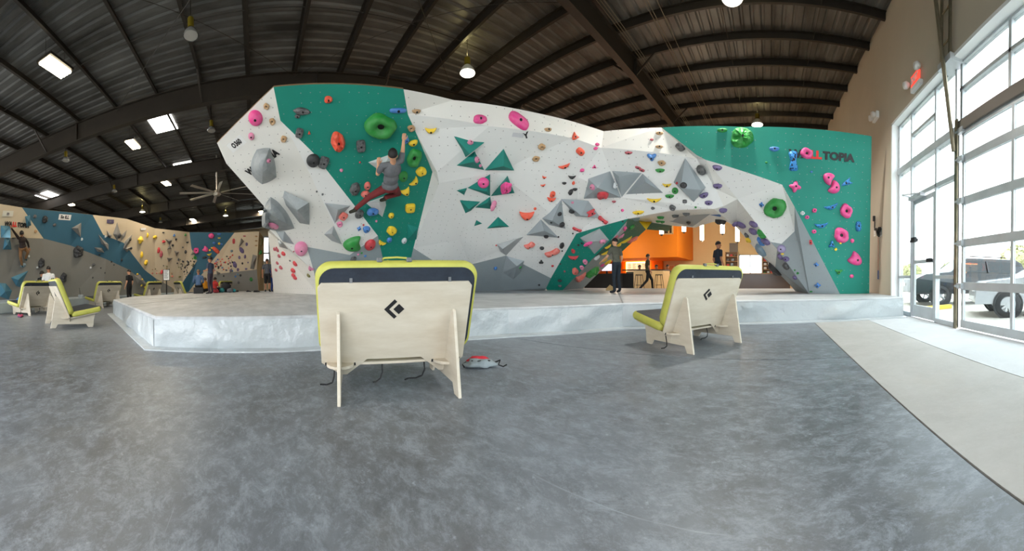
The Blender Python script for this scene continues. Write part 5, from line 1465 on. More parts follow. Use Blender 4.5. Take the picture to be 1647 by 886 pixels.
A_, B2 = at_z(80, 528, 0), at_z(157, 525, 0); f_ = (B2-A_).normalized(); s_ = Vector((f_.y, -f_.x, 0)); s_ = s_ if s_.dot(A_) > 0 else -s_; p = (A_+B2)/2 + s_*.47
place_chair(p.x, p.y, f_.x, f_.y, 'plywood lounge chair in profile with its dark seat facing the big mat')
def rel(px, lat, away):
    t = theta(px); L_ = Vector((-math.cos(t), math.sin(t))); a_ = Vector((math.sin(t), math.cos(t))); v = L_*lat + a_*away; return v.normalized()
for px, py, lat, aw, lab in ((52, 505, .62, .8, 'lounge chair right behind the profile chair, its emblem showing'), (168, 493.5, .62, .8, 'lounge chair standing alone before the far grey wall'),
                             (240, 478.5, .8, .6, 'small distant lounge chair by the notice post, facing the far bay'), (296, 474, -.9, .3, 'small distant lounge chair with its open dark seat beside the seated people'), (356, 468, .8, .6, 'farthest lounge chair, half hidden by the heap of bags')):
    g = at_z(px, py, 0) if px < 200 else at_r(px, py, 18.0 if px < 250 else 18.7 if px < 300 else 21.0); v = rel(px, lat, aw)
    place_chair(g.x, g.y, v.x, v.y, lab, z=0)

# grey and red chalk bag lying behind the nearest chair
p = at_z(772, 590, 0); bg = empty('chalk_bag', (p.x, p.y, 0), 0, 'grey and red cloth bag lying open on the floor beside the big chair', 'bag')
def blob(name, c, r, m, parent, seed=0, amp=.2, n=20, k=10):
    vs = []; fs = []
    for i in range(k+1):
        th = PI*i/k
        for j in range(n):
            a = 2*PI*j/n; d = Vector((math.sin(th)*math.cos(a), math.sin(th)*math.sin(a), math.cos(th)))
            q = 1 + amp*noise.noise(d*1.6 + Vector((seed, 0, 0))); vs.append((c[0]+d.x*r[0]*q, c[1]+d.y*r[1]*q, max(c[2]+d.z*r[2]*q, .004 if c[2] < .5 and parent is not None and name != 'hair' else -9)))
    for i in range(k):
        for j in range(n): fs.append((i*n+j, i*n+(j+1) % n, (i+1)*n+(j+1) % n, (i+1)*n+j))
    b = MB(); b.smooth = True; b.add(vs, fs); return b.build(name, m, parent)
GB = mat('bag_grey_cloth', rgb(150, 160, 164), .8, var=.3, vscale=9, bump=.6, bscale=20); RB_ = mat('bag_red_cloth', rgb(206, 44, 60), .8, var=.2, vscale=8)
bg.rotation_euler = (0, 0, -theta(772))
blob('bag_body', (0, 0, .035), (.16, .10, .06), GB, bg, 2, .5); blob('red_flap', (-.01, .06, .06), (.12, .05, .045), RB_, bg, 5, .4)
b = MB(); b.tube([(-.09+.02*k, -.05+.012*math.sin(k), .075+.006*math.cos(k*1.3)) for k in range(11)], .006, 5); b.build('drawcord', WEB, bg)
b = MB(); b.tube([(.14, 0, .04), (.19, .03, .05), (.22, .0, .07), (.2, -.04, .03), (.25, -.05, .012), (.29, -.04, .03)], .008, 6); b.build('strap', WEB, bg)
b = MB(); b.tube([(-.15, .02, .05), (-.19, .0, .03), (-.17, -.05, .012)], .008, 6); b.build('strap', WEB, bg)

# ---------------------------------------------------------------- people
SKIN = mat('skin_warm', rgb(214, 160, 126), .55); SKIN2 = mat('skin_tan', rgb(176, 122, 92), .55)
HAIRD = mat('hair_dark', rgb(30, 24, 22), .6, var=.3, vscale=30); HAIRB = mat('hair_brown', rgb(66, 46, 34), .6, var=.3, vscale=30)
def cloth(n, c): return mat('cloth_' + n, rgb(*c), .85, var=.18, vscale=14, bump=.5, bscale=22)
def ell(c, ax, r, n=14, k=9):
    """ellipsoid: centre, three axis vectors, radii"""
    vs = []; fs = []
    for i in range(k+1):
        th = PI*i/k
        for j in range(n):
            a = 2*PI*j/n; vs.append(c + ax[0]*(r[0]*math.sin(th)*math.cos(a)) + ax[1]*(r[1]*math.sin(th)*math.sin(a)) + ax[2]*(r[2]*math.cos(th)))
    for i in range(k):
        for j in range(n): fs.append((i*n+j, (i+1)*n+j, (i+1)*n+(j+1) % n, i*n+(j+1) % n))
    return vs, fs
def capsule(a, b_, ra, rb, n=12):
    d = (b_-a); L_ = d.length; d = d/L_ if L_ > 1e-6 else Vector((0, 0, 1)); u = Vector((0, 0, 1)) if abs(d.z) < .9 else Vector((1, 0, 0)); x = d.cross(u).normalized(); y = d.cross(x)
    rings = [(a - d*ra*math.cos(t), ra*math.sin(t)) for t in (.05, .5, 1.0, PI/2)] + [(b_ + d*rb*math.cos(t), rb*math.sin(t)) for t in (PI/2, 1.0, .5, .05)]
    vs = [p + x*(r*math.cos(2*PI*k/n)) + y*(r*math.sin(2*PI*k/n)) for p, r in rings for k in range(n)]
    fs = [(i*n+k, i*n+(k+1) % n, (i+1)*n+(k+1) % n, (i+1)*n+k) for i in range(len(rings)-1) for k in range(n)] + [tuple(range(n))[::-1], tuple((len(rings)-1)*n+k for k in range(n))]
    return vs, fs
def remeshed(b, name, voxel, sm=4):
    me0 = b.mesh(name); o = bpy.data.objects.new(name, me0); C.objects.link(o)
    m = o.modifiers.new('r', 'REMESH'); m.mode = 'VOXEL'; m.voxel_size = voxel
    s_ = o.modifiers.new('s', 'SMOOTH'); s_.factor = .5; s_.iterations = sm
    bpy.context.view_layer.update(); me = bpy.data.meshes.new_from_object(o.evaluated_get(bpy.context.evaluated_depsgraph_get()))
    bpy.data.objects.remove(o); me.name = name; return me
def person(label, J, wear, look, voxel=.011, sc=1.0, group=None, skin=SKIN, hair=HAIRD, short_sleeve=True, shorts=False, bald=False, cap=None, fat=1.0, shoe=None, curl=.5):
    """J: joints in world coordinates. wear: (shirt, trousers) materials. look: horizontal-ish direction of the face"""
    J = {k: Vector(v) for k, v in J.items()}; shirt, pants = wear; shoe = shoe or cloth('shoe_dark', (34, 34, 38))
    up = (J['neck'] - J['hip']).normalized(); side = (J['sR'] - J['sL']); side = (side - up*side.dot(up)).normalized(); fwd = up.cross(side).normalized()
    P_ = []      # (kind, a, b, ra, rb, material) used for both the surface and the clothing borders
    s = sc
    def cap_(a, b_, ra, rb, m): P_.append((a, b_, ra*s, rb*s, m))
    def el(c, ax, r, m): P_.append((c, ax, r, None, m))
    ch = J['hip'].lerp(J['neck'], .70); wa = J['hip'].lerp(J['neck'], .34); hp = J['hip'] + up*.0
    el(ch, (side, fwd, up), (.165*s*fat, .108*s*fat, .19*s), shirt); el(wa, (side, fwd, up), (.142*s*fat, .105*s*fat, .19*s), shirt)
    el(hp + up*.03*s, (side, fwd, up), (.160*s*fat, .118*s*fat, .10*s), shirt); el(hp - up*.045*s, (side, fwd, up), (.155*s*fat, .115*s*fat, .11*s), pants)
    for a in 'LR':
        S1, E, Wp = J['s'+a], J['e'+a], J['w'+a]; H_, K, An, T = J['h'+a], J['k'+a], J['a'+a], J['t'+a]
        cap_(J['neck'] - up*.035*s, S1, .055, .062, shirt)
        if short_sleeve: cap_(S1, S1.lerp(E, .62), .062, .056, shirt); cap_(S1.lerp(E, .55), E, .044, .040, skin); cap_(E, Wp, .040, .027, skin)
        else: cap_(S1, E, .060, .050, shirt); cap_(E, E.lerp(Wp, .93), .048, .036, shirt)
        if shorts: cap_(H_, K, .098, .082, pants); cap_(K - (K-H_).normalized()*.03*s, An, .052, .036, skin)
        else: cap_(H_, K, .092, .064, pants); cap_(K, An, .062, .050, pants)
        cap_(An, An.lerp(T, .3) - Vector((0, 0, .02*s)), .046, .044, shoe); cap_(An.lerp(T, .15) - Vector((0, 0, .03*s)), T, .042, .036, shoe)
        # hand: palm, four fingers bent over, thumb off the side
        hd = (Wp-E).normalized(); pr = hd.cross(fwd); pr = pr.normalized() if pr.length > .2 else side; pn = hd.cross(pr).normalized()
        if 'g'+a in J: pn = (J['g'+a] - Wp).normalized(); pn = (pn - hd*pn.dot(hd)).normalized(); pr = hd.cross(pn)
        pc_ = Wp + hd*.05*s; el(pc_, (pr, pn, hd), (.040*s, .017*s, .052*s), skin)
        for k, (off, ln) in enumerate(((-.028, .068), (-.010, .078), (.009, .073), (.027, .058))):
            r0 = Wp + hd*.088*s + pr*off*s; r1 = r0 + (hd*math.cos(curl*.8) + pn*math.sin(curl*.8))*ln*.55*s; r2 = r1 + (hd*math.cos(curl*2) + pn*math.sin(curl*2))*ln*.5*s
            cap_(r0, r1, .0095, .0088, skin); cap_(r1, r2, .0088, .0078, skin)
        t0 = Wp + hd*.03*s - pr*.030*s; t1 = t0 - pr*.026*s + hd*.030*s + pn*.012*s; t2 = t1 + hd*.030*s + pn*.014*s; cap_(t0, t1, .012, .010, skin); cap_(t1, t2, .010, .009, skin)
    lk = Vector(look).normalized(); hu = (J['head'] - J['neck']).normalized(); hu = (hu*.6 + Vector((0, 0, .4))).normalized(); lf_ = (lk - hu*lk.dot(hu)).normalized(); hr = lf_.cross(hu); hc = J['head']
    cap_(J['neck'] - up*.02*s, hc - hu*.05*s, .056, .052, skin)
    el(hc + hu*.015*s - lf_*.008*s, (hr, lf_, hu), (.077*s, .096*s, .105*s), skin); el(hc - hu*.06*s + lf_*.028*s, (hr, lf_, hu), (.052*s, .060*s, .062*s), skin)
    cap_(hc + lf_*.086*s + hu*.012*s, hc + lf_*.108*s - hu*.018*s, .009, .014, skin)       # nose
    cap_(hc + lf_*.082*s - hu*.052*s - hr*.018*s, hc + lf_*.082*s - hu*.052*s + hr*.018*s, .010, .010, skin)   # lips
    for q in (-1, 1): el(hc + hr*.080*s*q - lf_*.004*s - hu*.004*s, (hr, lf_, hu), (.011*s, .020*s, .031*s), skin)
    b = MB()
    for q in P_: b.add(*(ell(q[0], q[1], q[2]) if q[3] is None else capsule(*q[:4])))
    me = remeshed(b, 'body', voxel); mats = []
    for q in P_:
        if q[4] not in mats: mats.append(q[4])
    for m in mats: me.materials.append(m)
    n = len(me.polygons); cen = np.empty(n*3); me.polygons.foreach_get('center', cen); cen = cen.reshape(-1, 3); best = np.full(n, 1e9); idx = np.zeros(n, int)
    for q in P_:
        if q[3] is None:
            d = cen - np.array(q[0]); A3 = np.array([list(v) for v in q[1]]); l_ = d @ A3.T / np.array(q[2]); k_ = np.linalg.norm(l_, axis=1); dist = (k_-1)*min(q[2])
        else:
            a, v = np.array(q[0]), np.array(q[1]) - np.array(q[0]); t = np.clip(((cen-a) @ v)/max(v @ v, 1e-9), 0, 1); dist = np.linalg.norm(cen - (a + t[:, None]*v), axis=1) - (q[2] + (q[3]-q[2])*t)
        mm = dist < best; best[mm] = dist[mm]; idx[mm] = mats.index(q[4])
    me.polygons.foreach_set('material_index', idx.astype(np.int32)); me.polygons.foreach_set('use_smooth', [True]*n); me.update()
    root = empty('person', J['hip'], 0, label, 'person', group); bpy.context.view_layer.update()
    o = link('body', me, root); o.matrix_parent_inverse = Matrix.Translation(J['hip']).inverted()
    def sub(name, b, m): q = b.build(name, m, root, smooth=True); q.matrix_parent_inverse = Matrix.Translation(J['hip']).inverted(); return q
    if not bald:
        # hair: a cap over crown, back and sides of the skull, open over the face
        b = MB(); vs = []; fs = []; n1, k1 = 20, 10
        for i in range(k1+1):
            for j in range(n1):
                a = 2*PI*j/n1; lim = 1.28 + .62*(.5 - .5*math.cos(a)) ; th = lim*i/k1      # a = 0 is the face side
                d = (lf_*math.cos(a) + hr*math.sin(a))*math.sin(th) + hu*math.cos(th); w = 1.12 + .05*noise.noise(d*5)
                if i == k1: w = 1.0
                vs.append(hc + hu*.018*s - lf_*.010*s + Vector(hr)*(d.dot(hr)*.080*s*w) + Vector(lf_)*(d.dot(lf_)*.098*s*w) + hu*(d.dot(hu)*.108*s*w))
        for i in range(k1):
            for j in range(n1): fs.append((i*n1+j, (i+1)*n1+j, (i+1)*n1+(j+1) % n1, i*n1+(j+1) % n1))
        b.add(vs, fs); sub('cap' if cap else 'hair', b, cap or hair)
    b = MB()
    for q in (-1, 1): b.add(*ell(hc + lf_*.083*s + hr*.030*s*q + hu*.018*s, (hr, lf_, hu), (.012*s, .008*s, .007*s), 8, 5))
    e0 = MB(); e0.add(*ell(hc + lf_*.085*s - hr*.030*s + hu*.018*s, (hr, lf_, hu), (.012*s, .009*s, .007*s), 8, 5)); sub('eye', e0, BLACK)
    e0 = MB(); e0.add(*ell(hc + lf_*.085*s + hr*.030*s + hu*.018*s, (hr, lf_, hu), (.012*s, .009*s, .007*s), 8, 5)); sub('eye', e0, BLACK)
    return root
def stand(px, r, z, face, scale=1.0, lean=0, arms=None, step=0, head=None, **kw):
    """joints of a standing figure: face = angle of the chest clockwise from 'away from the camera'"""
    t = theta(px); base_ = Vector((r*math.sin(t), r*math.cos(t), z)); a = t + face; f = Vector((math.sin(a), math.cos(a), 0)); s_ = Vector((math.cos(a), -math.sin(a), 0)); u = Vector((0, 0, 1))
    def W(x, y, h): return base_ + (s_*x + f*y + u*h)*scale
    J = dict(hip=W(0, 0, .98), neck=W(0, lean*.5, 1.46), head=W(0, .02 + lean*.62, 1.635), sL=W(-.185, lean*.48, 1.405), sR=W(.185, lean*.48, 1.405),
             eL=W(-.245, -.03 + lean*.3, 1.13), eR=W(.245, -.03 + lean*.3, 1.13), wL=W(-.25, .07 + lean*.2, .90), wR=W(.25, .07 + lean*.2, .90),
             hL=W(-.085, 0, .93), hR=W(.085, 0, .93), kL=W(-.10, .03 + step*.22, .51), kR=W(.10, .03 - step*.10, .50), aL=W(-.115, -.02 + step*.30, .095), aR=W(.115, -.02 - step*.42, .115 + .0*step),
             tL=W(-.15, .13 + step*.30, .038), tR=W(.15, .13 - step*.42, .038))
    for k, v in (arms or {}).items(): J[k] = W(*v)
    ld = f if head is None else Vector((math.sin(t+head[0]), math.cos(t+head[0]), head[1]))
    return J, ld
def seat_pose(px, r, z, face, scale=1.0, seat_h=.42):
    t = theta(px); base_ = Vector((r*math.sin(t), r*math.cos(t), z)); a = t + face; f = Vector((math.sin(a), math.cos(a), 0)); s_ = Vector((math.cos(a), -math.sin(a), 0)); u = Vector((0, 0, 1))
    def W(x, y, h): return base_ + (s_*x + f*y + u*h)*scale
    h = seat_h + .09
    return dict(hip=W(0, 0, h), neck=W(0, .08, h+.47), head=W(0, .12, h+.645), sL=W(-.185, .07, h+.415), sR=W(.185, .07, h+.415), eL=W(-.25, .14, h+.16), eR=W(.25, .14, h+.16), wL=W(-.14, .36, h+.08), wR=W(.14, .36, h+.08),
                hL=W(-.09, .02, h-.01), hR=W(.09, .02, h-.01), kL=W(-.14, .42, h+.0), kR=W(.14, .42, h+.0), aL=W(-.14, .42, .09), aR=W(.14, .42, .09), tL=W(-.16, .56, .035), tR=W(.16, .56, .035)), f

# the climber on the teal stripe, reaching up with one hand, one leg stretched far out
def on(px, py, off):
    loc, n = hit(px, py); r = interp(px, RT); q = P(px, py); return CAM + (q-CAM) * (1 - off/(q-CAM).length)
J = dict(hip=on(627, 299, .36), neck=on(632.5, 261, .40), head=on(632, 250.5, .40), sL=on(615, 267, .42), sR=on(645, 258, .34), eL=on(607.5, 279.5, .40), wL=on(608.5, 264.5, .30), eR=on(648, 241, .24), wR=on(649.2, 226.5, .12),
         hL=on(619, 303, .36), hR=on(635.5, 304, .34), kL=on(594, 317, .46), aL=on(573.5, 334.5, .32), tL=on(563.5, 341, .27), kR=on(641, 311, .02), aR=on(621, 317, .34), tR=on(613, 322, .28), gL=on(612, 262, -.3), gR=on(651, 222, -.4))
MAR = cloth('maroon', (122, 40, 42)); GRT = cloth('heather_grey', (112, 114, 118))
person('climber in a grey T-shirt and maroon trousers stretched across the teal stripe', J, (GRT, MAR), ray(640, 240), voxel=.008, sc=1.18, fat=1.08, shoe=cloth('shoe_black_yellow', (52, 50, 38)), curl=.9)
# men round the arch
OLV = cloth('olive_grey', (96, 96, 84)); JEAN = cloth('dark_jeans', (36, 44, 54))
J, l_ = stand(992, 10.45, PZ, -.75, 1.0, lean=.10, arms={'eL': (-.26, .16, 1.16), 'wL': (-.26, .42, 1.03), 'gL': (-.2, .5, .7), 'wR': (.22, .1, .92)}, head=(-1.0, -.35))
person('man in an olive T-shirt and dark jeans standing before the teal arch leg', J, (OLV, JEAN), l_, voxel=.010)
J, l_ = stand(1042, 15.3, LF, 1.25, .97, step=1.0, arms={'wL': (-.22, .18, .98)}, head=(1.0, 0))
person('man in an olive shirt and black trousers walking past the reception counter', J, (cloth('olive_dark', (74, 72, 50)), cloth('black', (24, 24, 26))), l_, skin=SKIN2, short_sleeve=True)
J, l_ = stand(1155, 11.4, PZ, 1.0, .985, head=(1.25, .3))
person('man in a navy T-shirt looking up behind the second lounge chair', J, (cloth('navy', (30, 40, 54)), JEAN), l_, voxel=.010, skin=SKIN2)
# people in the dim half of the hall
J, l_ = stand(208, 16.3, 0, -.9, .97, head=(-1.2, .25))
person('person in black T-shirt and black trousers looking at the far wall', J, (cloth('black', (24, 24, 26)), cloth('black', (24, 24, 26))), l_)
J, l_ = stand(78, 12.6, 0, .1, .97, lean=.1, head=(.1, .1), arms={'wL': (-.2, .25, .95), 'wR': (.2, .25, .95)})
person('person in a white T-shirt seen from behind beyond the lounge chairs', J, (cloth('white', (226, 226, 226)), cloth('dark_grey', (52, 52, 56))), l_, skin=SKIN2, fat=1.12)
J, l_ = stand(67.5, 13.1, 0, .7, .87, head=(1.0, 0))
person('smaller person in black half hidden beside the one in white', J, (cloth('black', (24, 24, 26)), cloth('dark_grey', (52, 52, 56))), l_, skin=SKIN2, short_sleeve=False)
Js, l_ = seat_pose(90.5, 12.2, .0, .1, 1.0, .42)
person('seated person with a shaved head beside the one in white', Js, (cloth('charcoal', (46, 44, 46)), cloth('dark_grey', (52, 52, 56))), l_, skin=SKIN2, bald=True, short_sleeve=False)
tp = at_r(90.5, 460, 12.2); st = empty('stool_block', (tp.x, tp.y, 0), -theta(88), 'grey foam block the shaved-head person sits on', 'seat'); bx('foam_block', (-.22, -.2, 0), (.22, .2, .40), mat('foam_grey', rgb(90, 92, 96), .8), st, bevel=.02)
J, l_ = stand(338.5, 15.2, PZ, -.9, .97, head=(-1.3, -.1), arms={'eL': (-.24, .0, 1.14), 'wL': (-.16, .24, 1.12), 'eR': (.24, .0, 1.14)})
person('man in a slate-blue T-shirt and plum trousers with his hand raised, near the bags', J, (cloth('slate_blue', (64, 76, 98)), cloth('plum', (64, 54, 66))), l_, skin=SKIN2)
Js, l_ = seat_pose(319, 16.0, PZ, .05, 1.0, .32)
person('seated person in a blue shirt and a cap seen from behind', Js, (cloth('denim_blue', (82, 108, 144)), cloth('black', (24, 24, 26))), l_, skin=SKIN2, cap=cloth('cap_beige', (120, 104, 84)), short_sleeve=False)
tp = at_r(319, 460, 16.0); st = empty('pad_block', (tp.x, tp.y, PZ), -theta(319), 'black folded pad under the person in the blue shirt', 'crash pad'); bx('foam_block', (-.24, -.2, 0), (.24, .2, .30), BLACK, st, bevel=.02)
Js, l_ = seat_pose(331, 17.2, PZ, -.6, .72, .2)
person('child in a yellow and orange top sitting behind the standing man', Js, (cloth('yellow_orange', (222, 152, 34)), cloth('black', (24, 24, 26))), l_, skin=SKIN2, hair=HAIRB)
Js, l_ = seat_pose(344.5, 17.0, PZ, .6, .72, .2)
person('child in a red top sitting next to the heap of bags', Js, (cloth('red', (176, 44, 40)), cloth('dark_grey', (52, 52, 56))), l_, skin=SKIN2)
J, l_ = stand(430, 16.9, PZ, .1, .98, step=.35, head=(.35, .1))
person('man in a grey T-shirt and black shorts seen from behind under the prow', J, (cloth('print_grey', (84, 88, 96)), cloth('black', (24, 24, 26))), l_, skin=SKIN2, shorts=True, hair=HAIRB)
J, l_ = stand(439.5, 17.6, PZ, .6, .85, head=(.8, .1))
person('smaller person in royal blue half hidden by the man in black shorts', J, (cloth('royal_blue', (32, 66, 140)), cloth('royal_blue', (32, 66, 140))), l_, skin=SKIN2)
# climber on the far wall
def onl(px, py, off):
    d = ray(px, py); q = Q(px, py); return q - d*off
J = dict(hip=onl(36.5, 397, .36), neck=onl(35.3, 382.5, .32), head=onl(35, 376.2, .32), sL=onl(30, 383, .30), sR=onl(40, 384, .30), eL=onl(24.5, 375.5, .24), wL=onl(18.5, 367, .12), eR=onl(44.5, 390, .32), wR=onl(46.5, 397.5, .26),
         hL=onl(33.5, 399, .28), hR=onl(40, 399, .28), kL=onl(32.8, 412, .34), aL=onl(35.3, 425.5, .22), tL=onl(36.5, 428.5, .12), kR=onl(45, 405, .42), aR=onl(41.5, 415, .25), tR=onl(42.5, 418, .14))
person('climber in a dark hoodie and brown trousers reaching up on the far wall', J, (cloth('dark_brown', (48, 36, 34)), cloth('tan_brown', (136, 98, 62))), ray(38, 360), skin=SKIN2, short_sleeve=False, shoe=cloth('shoe_teal', (26, 92, 98)))
# two staff heads behind the counter
for px, lab, c in ((1027, 'seated staff member in black behind the birch counter', (24, 24, 26)), (1054, 'second staff member behind the far end of the counter', (70, 44, 40)), (1072, 'staff member in dark clothes farther along the desk', (44, 34, 36))):
    Js, l_ = seat_pose(px, 18.2, LF, PI*.8, 1.0, .46)
    person(lab, Js, (cloth('staff%d' % c[1], c), cloth('black', (24, 24, 26))), l_, voxel=.014, skin=SKIN2, short_sleeve=False)
    tp = at_r(px, 460, 18.2); s_ = empty('office_chair', (tp.x, tp.y, LF), -theta(px), 'black desk chair under the ' + lab.split(' behind')[0].split(' farther')[0] + (' nearest the arch leg' if px == 1027 else ''), 'chair')
    bx('seat', (-.22, -.22, .38), (.22, .22, .45), BLACK, s_, bevel=.01); bx('pedestal', (-.03, -.03, .05), (.03, .03, .38), STEEL, s_); bx('chair_foot', (-.25, -.25, 0), (.25, .25, .05), BLACK, s_)

# ---------------------------------------------------------------- lamps, fan, fixtures
BULB = mat('bulb_lit', rgb(255, 248, 236), .5, emit=(1, .95, .86, 1), estr=9); TUBE = mat('tube_lit', rgb(255, 246, 220), .5, emit=(1, .88, .62, 1), estr=10)
RGLASS = mat('ribbed_shade', rgb(170, 172, 170), .15, .6); BRASS = mat('brass_green_housing', rgb(128, 112, 28), .4, .5)
def roof_hit(px, py, drop):
    d = ray(px, py); t = (7.5 - drop - CAM.z) / (d.z - .09*d.y); return CAM + d*t
def bell(px, py, wpx, on_, lab, drop=.95):
    p = roof_hit(px, py, drop); R_ = wpx/2 * math.hypot(p.x, p.y) / F; R_ = min(max(R_, .16), .36)
    root = empty('high_bay_lamp', (p.x, p.y, p.z), 0, lab, 'lamp', 'bell-shaped high bay lamps under the roof')
    b = MB(); b.smooth = True; b.lathe([(R_, 0), (R_*1.02, .02), (R_*.86, R_*.55), (R_*.5, R_*.95), (R_*.3, R_*1.05), (.0, R_*1.06)], 20); b.build('lamp_shade', RGLASS if not on_ else mat('shade_on', rgb(210, 210, 200), .3, .3), root); shd_ = root.children[0]
    b = MB(); b.prism([(R_*.93*math.cos(2*PI*k/20), R_*.93*math.sin(2*PI*k/20)) for k in range(20)], .01, .03); b.build('lamp_glass', BULB if on_ else RGLASS, shd_)
    b = MB(); b.lathe([(0, R_*1.05), (R_*.42, R_*1.1), (R_*.42, R_*1.1+.2), (0, R_*1.1+.24)], 12); b.build('ballast_housing', BRASS, root)
    b = MB(); b.tube([(0, 0, R_*1.1+.2), (0, 0, max(RZ(p.y)+.005-p.z, R_+.3))], .01, 5); b.build('hanger', STEEL, root)
    if on_:
        l = bpy.data.lights.new('high_bay_light', 'SPOT'); l.energy = 640 if wpx > 12 else 260; l.color = (1, .95, .86); l.spot_size = 2.3; l.spot_blend = .6; l.shadow_soft_size = .2
        o = bpy.data.objects.new('high_bay_light', l); C.objects.link(o); o.location = (p.x, p.y, p.z - .03)
        plamp('high_bay_uplight', (p.x, p.y, p.z + R_*1.1 + .34), 7, (1, .86, .4), .06)
for a in ((307, 58, 25, 0, 'unlit bell lamp with clear shade high over the dim half of the hall'), (752, 118, 24, 1, 'lit bell lamp over the middle of the boulder'), (1178, -3, 34, 1, 'lit bell lamp cut by the top edge of the view'),
          (1218, 201, 18, 1, 'lit bell lamp hanging just behind the teal wall top'), (106, 259, 12, 0, 'small unlit bell lamp between the first two roof frames, over the far wall'), (340, 211, 13, 0, 'unlit bell lamp just beside the prow'),
          (184, 309, 8, 0, 'tiny unlit bell lamp between the second and third roof frames'), (229, 341, 9, 1, 'tiny lit bell lamp above the fan volumes'), (363, 347, 8, 1, 'tiny lit bell lamp below the ceiling fan'), (258, 358, 7, 0, 'tiny unlit bell lamp above the far cream bay')): bell(*a)
def strip(px0, py0, px1, py1, w, lab, drop=.55, e=60):
    p, q = roof_hit(px0, py0, drop), roof_hit(px1, py1, drop); c_ = (p+q)/2; d = q-p; L_ = d.length
    root = empty('strip_light', c_, math.atan2(d.y, d.x), lab, 'lamp', 'fluorescent strip lights under the roof')
    b = MB(); b.box((-L_/2, -w/2, .03), (L_/2, w/2, .1)); b.build('lamp_body', STEEL, root)
    for y in (-w*.3, -w*.1, w*.1, w*.3):
        b = MB(); b.tube([(-L_/2+.03, y, .005), (L_/2-.03, y, .005)], w*.085, 8); b.build('fluorescent_tube', TUBE, root)
    for x in (-L_*.4, L_*.4):
        b = MB(); b.tube([(x, 0, .1), (x, 0, RZ(c_.y)+.02-c_.z + abs(x)*.1)], .006, 4); b.build('hanger', STEEL, root)
    area('strip_light_glow', (c_.x, c_.y, c_.z-.05), (0, 0, math.atan2(d.y, d.x)), L_, w, e, (1, .86, .66))
strip(70, 96, 107, 121, .5, 'large lit strip light over the dim half, near the roof frame'); strip(207, 226, 220, 239, .45, 'lit strip light between the first skylight and the far wall')
strip(261, 290, 271, 298, .45, 'lit strip light next to the second skylight'); strip(104, 323.5, 117, 330.5, .45, 'lit strip light beside the skylight over the far wall'); strip(308, 352.5, 313, 355.5, .45, 'small lit strip light at the far end of the hall')
strip(419, 340, 424, 344, .45, 'lit strip light peeping out beside the grey shield volume')
# ceiling fan
p = roof_hit(349, 311, 1.9); fan = empty('ceiling_fan', (p.x, p.y, p.z), .2, 'large pale eight-bladed ceiling fan hanging on a long rod', 'fan')
FM = mat('fan_aluminium', rgb(176, 170, 158), .35, .5)
b = MB(); b.tube([(0, 0, .1), (0, 0, RZ(p.y)-p.z)], .04, 8); b.build('down_rod', FM, fan)
b = MB(); b.lathe([(0, -.14), (.16, -.12), (.2, -.02), (.2, .08), (.1, .16), (0, .17)], 16); b.build('motor_hub', FM, fan)
bl = MB(); bl.add([(.15, -.05, .0), (.15, .07, .03), (1.85, .10, .02), (1.85, -.04, -.03), (.15, -.05, .015), (.15, .07, .045), (1.85, .10, .035), (1.85, -.04, -.015)], [(0, 1, 2, 3), (7, 6, 5, 4), (0, 3, 7, 4), (3, 2, 6, 7), (2, 1, 5, 6), (1, 0, 4, 5)])
bm_ = bl.mesh('fan_blade')
for k in range(8): o = link('fan_blade', bm_, fan, FM); o.rotation_euler = (0, 0, k*PI/4)
# things on the window wall (inner face x = 3.2)
def onr(px, py, x=3.2): return at_plane(px, py, (x, 0, 0), (1, 0, 0))
p = onr(1475, 127, 3.2); ex = empty('exit_sign', (3.2, p.y, p.z), 0, 'red exit sign with two emergency lamp heads above the glazing', 'sign')
bx('sign_board', (-.06, -.16, -.12), (0, .2, .12), mat('exit_red', rgb(226, 60, 50), .5, emit=(1, .08, .05, 1), estr=.5), ex)
me = text_mesh('EXIT', .17, .002, bold=.01); t_ = link('letters', me, ex, WHITE_TRIM); t_.rotation_euler = (PI/2, 0, -PI/2); t_.location = (-.064, .02, 0)
for y in (-.26, .30): b = MB(); b.smooth = True; b.lathe([(0, -.09), (.075, -.09), (.085, -.02), (.04, .05), (0, .06)], 14); q = b.build('lamp_head', mat('lamp_head_white', rgb(222, 222, 218), .3), ex); q.location = (-.10, y, .12 if y < 0 else .0); q.rotation_euler = (0, PI/2-.4, 0)
bx('battery_box', (-.09, -.3, -.26), (0, .16, -.16), WHITE_TRIM, ex, bevel=.01)
p = onr(1411, 194); el_ = empty('emergency_lamp', (3.2, p.y, p.z), 0, 'white twin emergency lamp high on the wall beside the teal boulder end', 'lamp')
bx('battery_box', (-.10, -.2, .0), (0, .2, .2), WHITE_TRIM, el_, bevel=.02)
for y in (-.12, .12): b = MB(); b.smooth = True; b.lathe([(0, -.06), (.08, -.06), (.09, .0), (.05, .07), (0, .08)], 14); q = b.build('lamp_head', MATS['lamp_head_white'], el_); q.location = (-.16, y, .1); q.rotation_euler = (0, 1.3, 0)
p0, p1 = onr(1413, 372), onr(1414, 449); br = empty('extension_pole_brush', (3.17, p1.y, p1.z), 0, 'long extension pole with a black brush head hung on the wall', 'brush')
H_ = p0.z-p1.z; POLE = mat('copper_pole', rgb(150, 110, 90), .4, .5); b = MB(); b.tube([(0, 0, .25), (0, 0, H_)], .014, 8); b.build('pole', POLE, br)
b = MB(); b.tube([(0, 0, 0), (0, 0, .26)], .02, 8); b.build('grip', mat('blue_grip', rgb(40, 70, 120), .6), br)
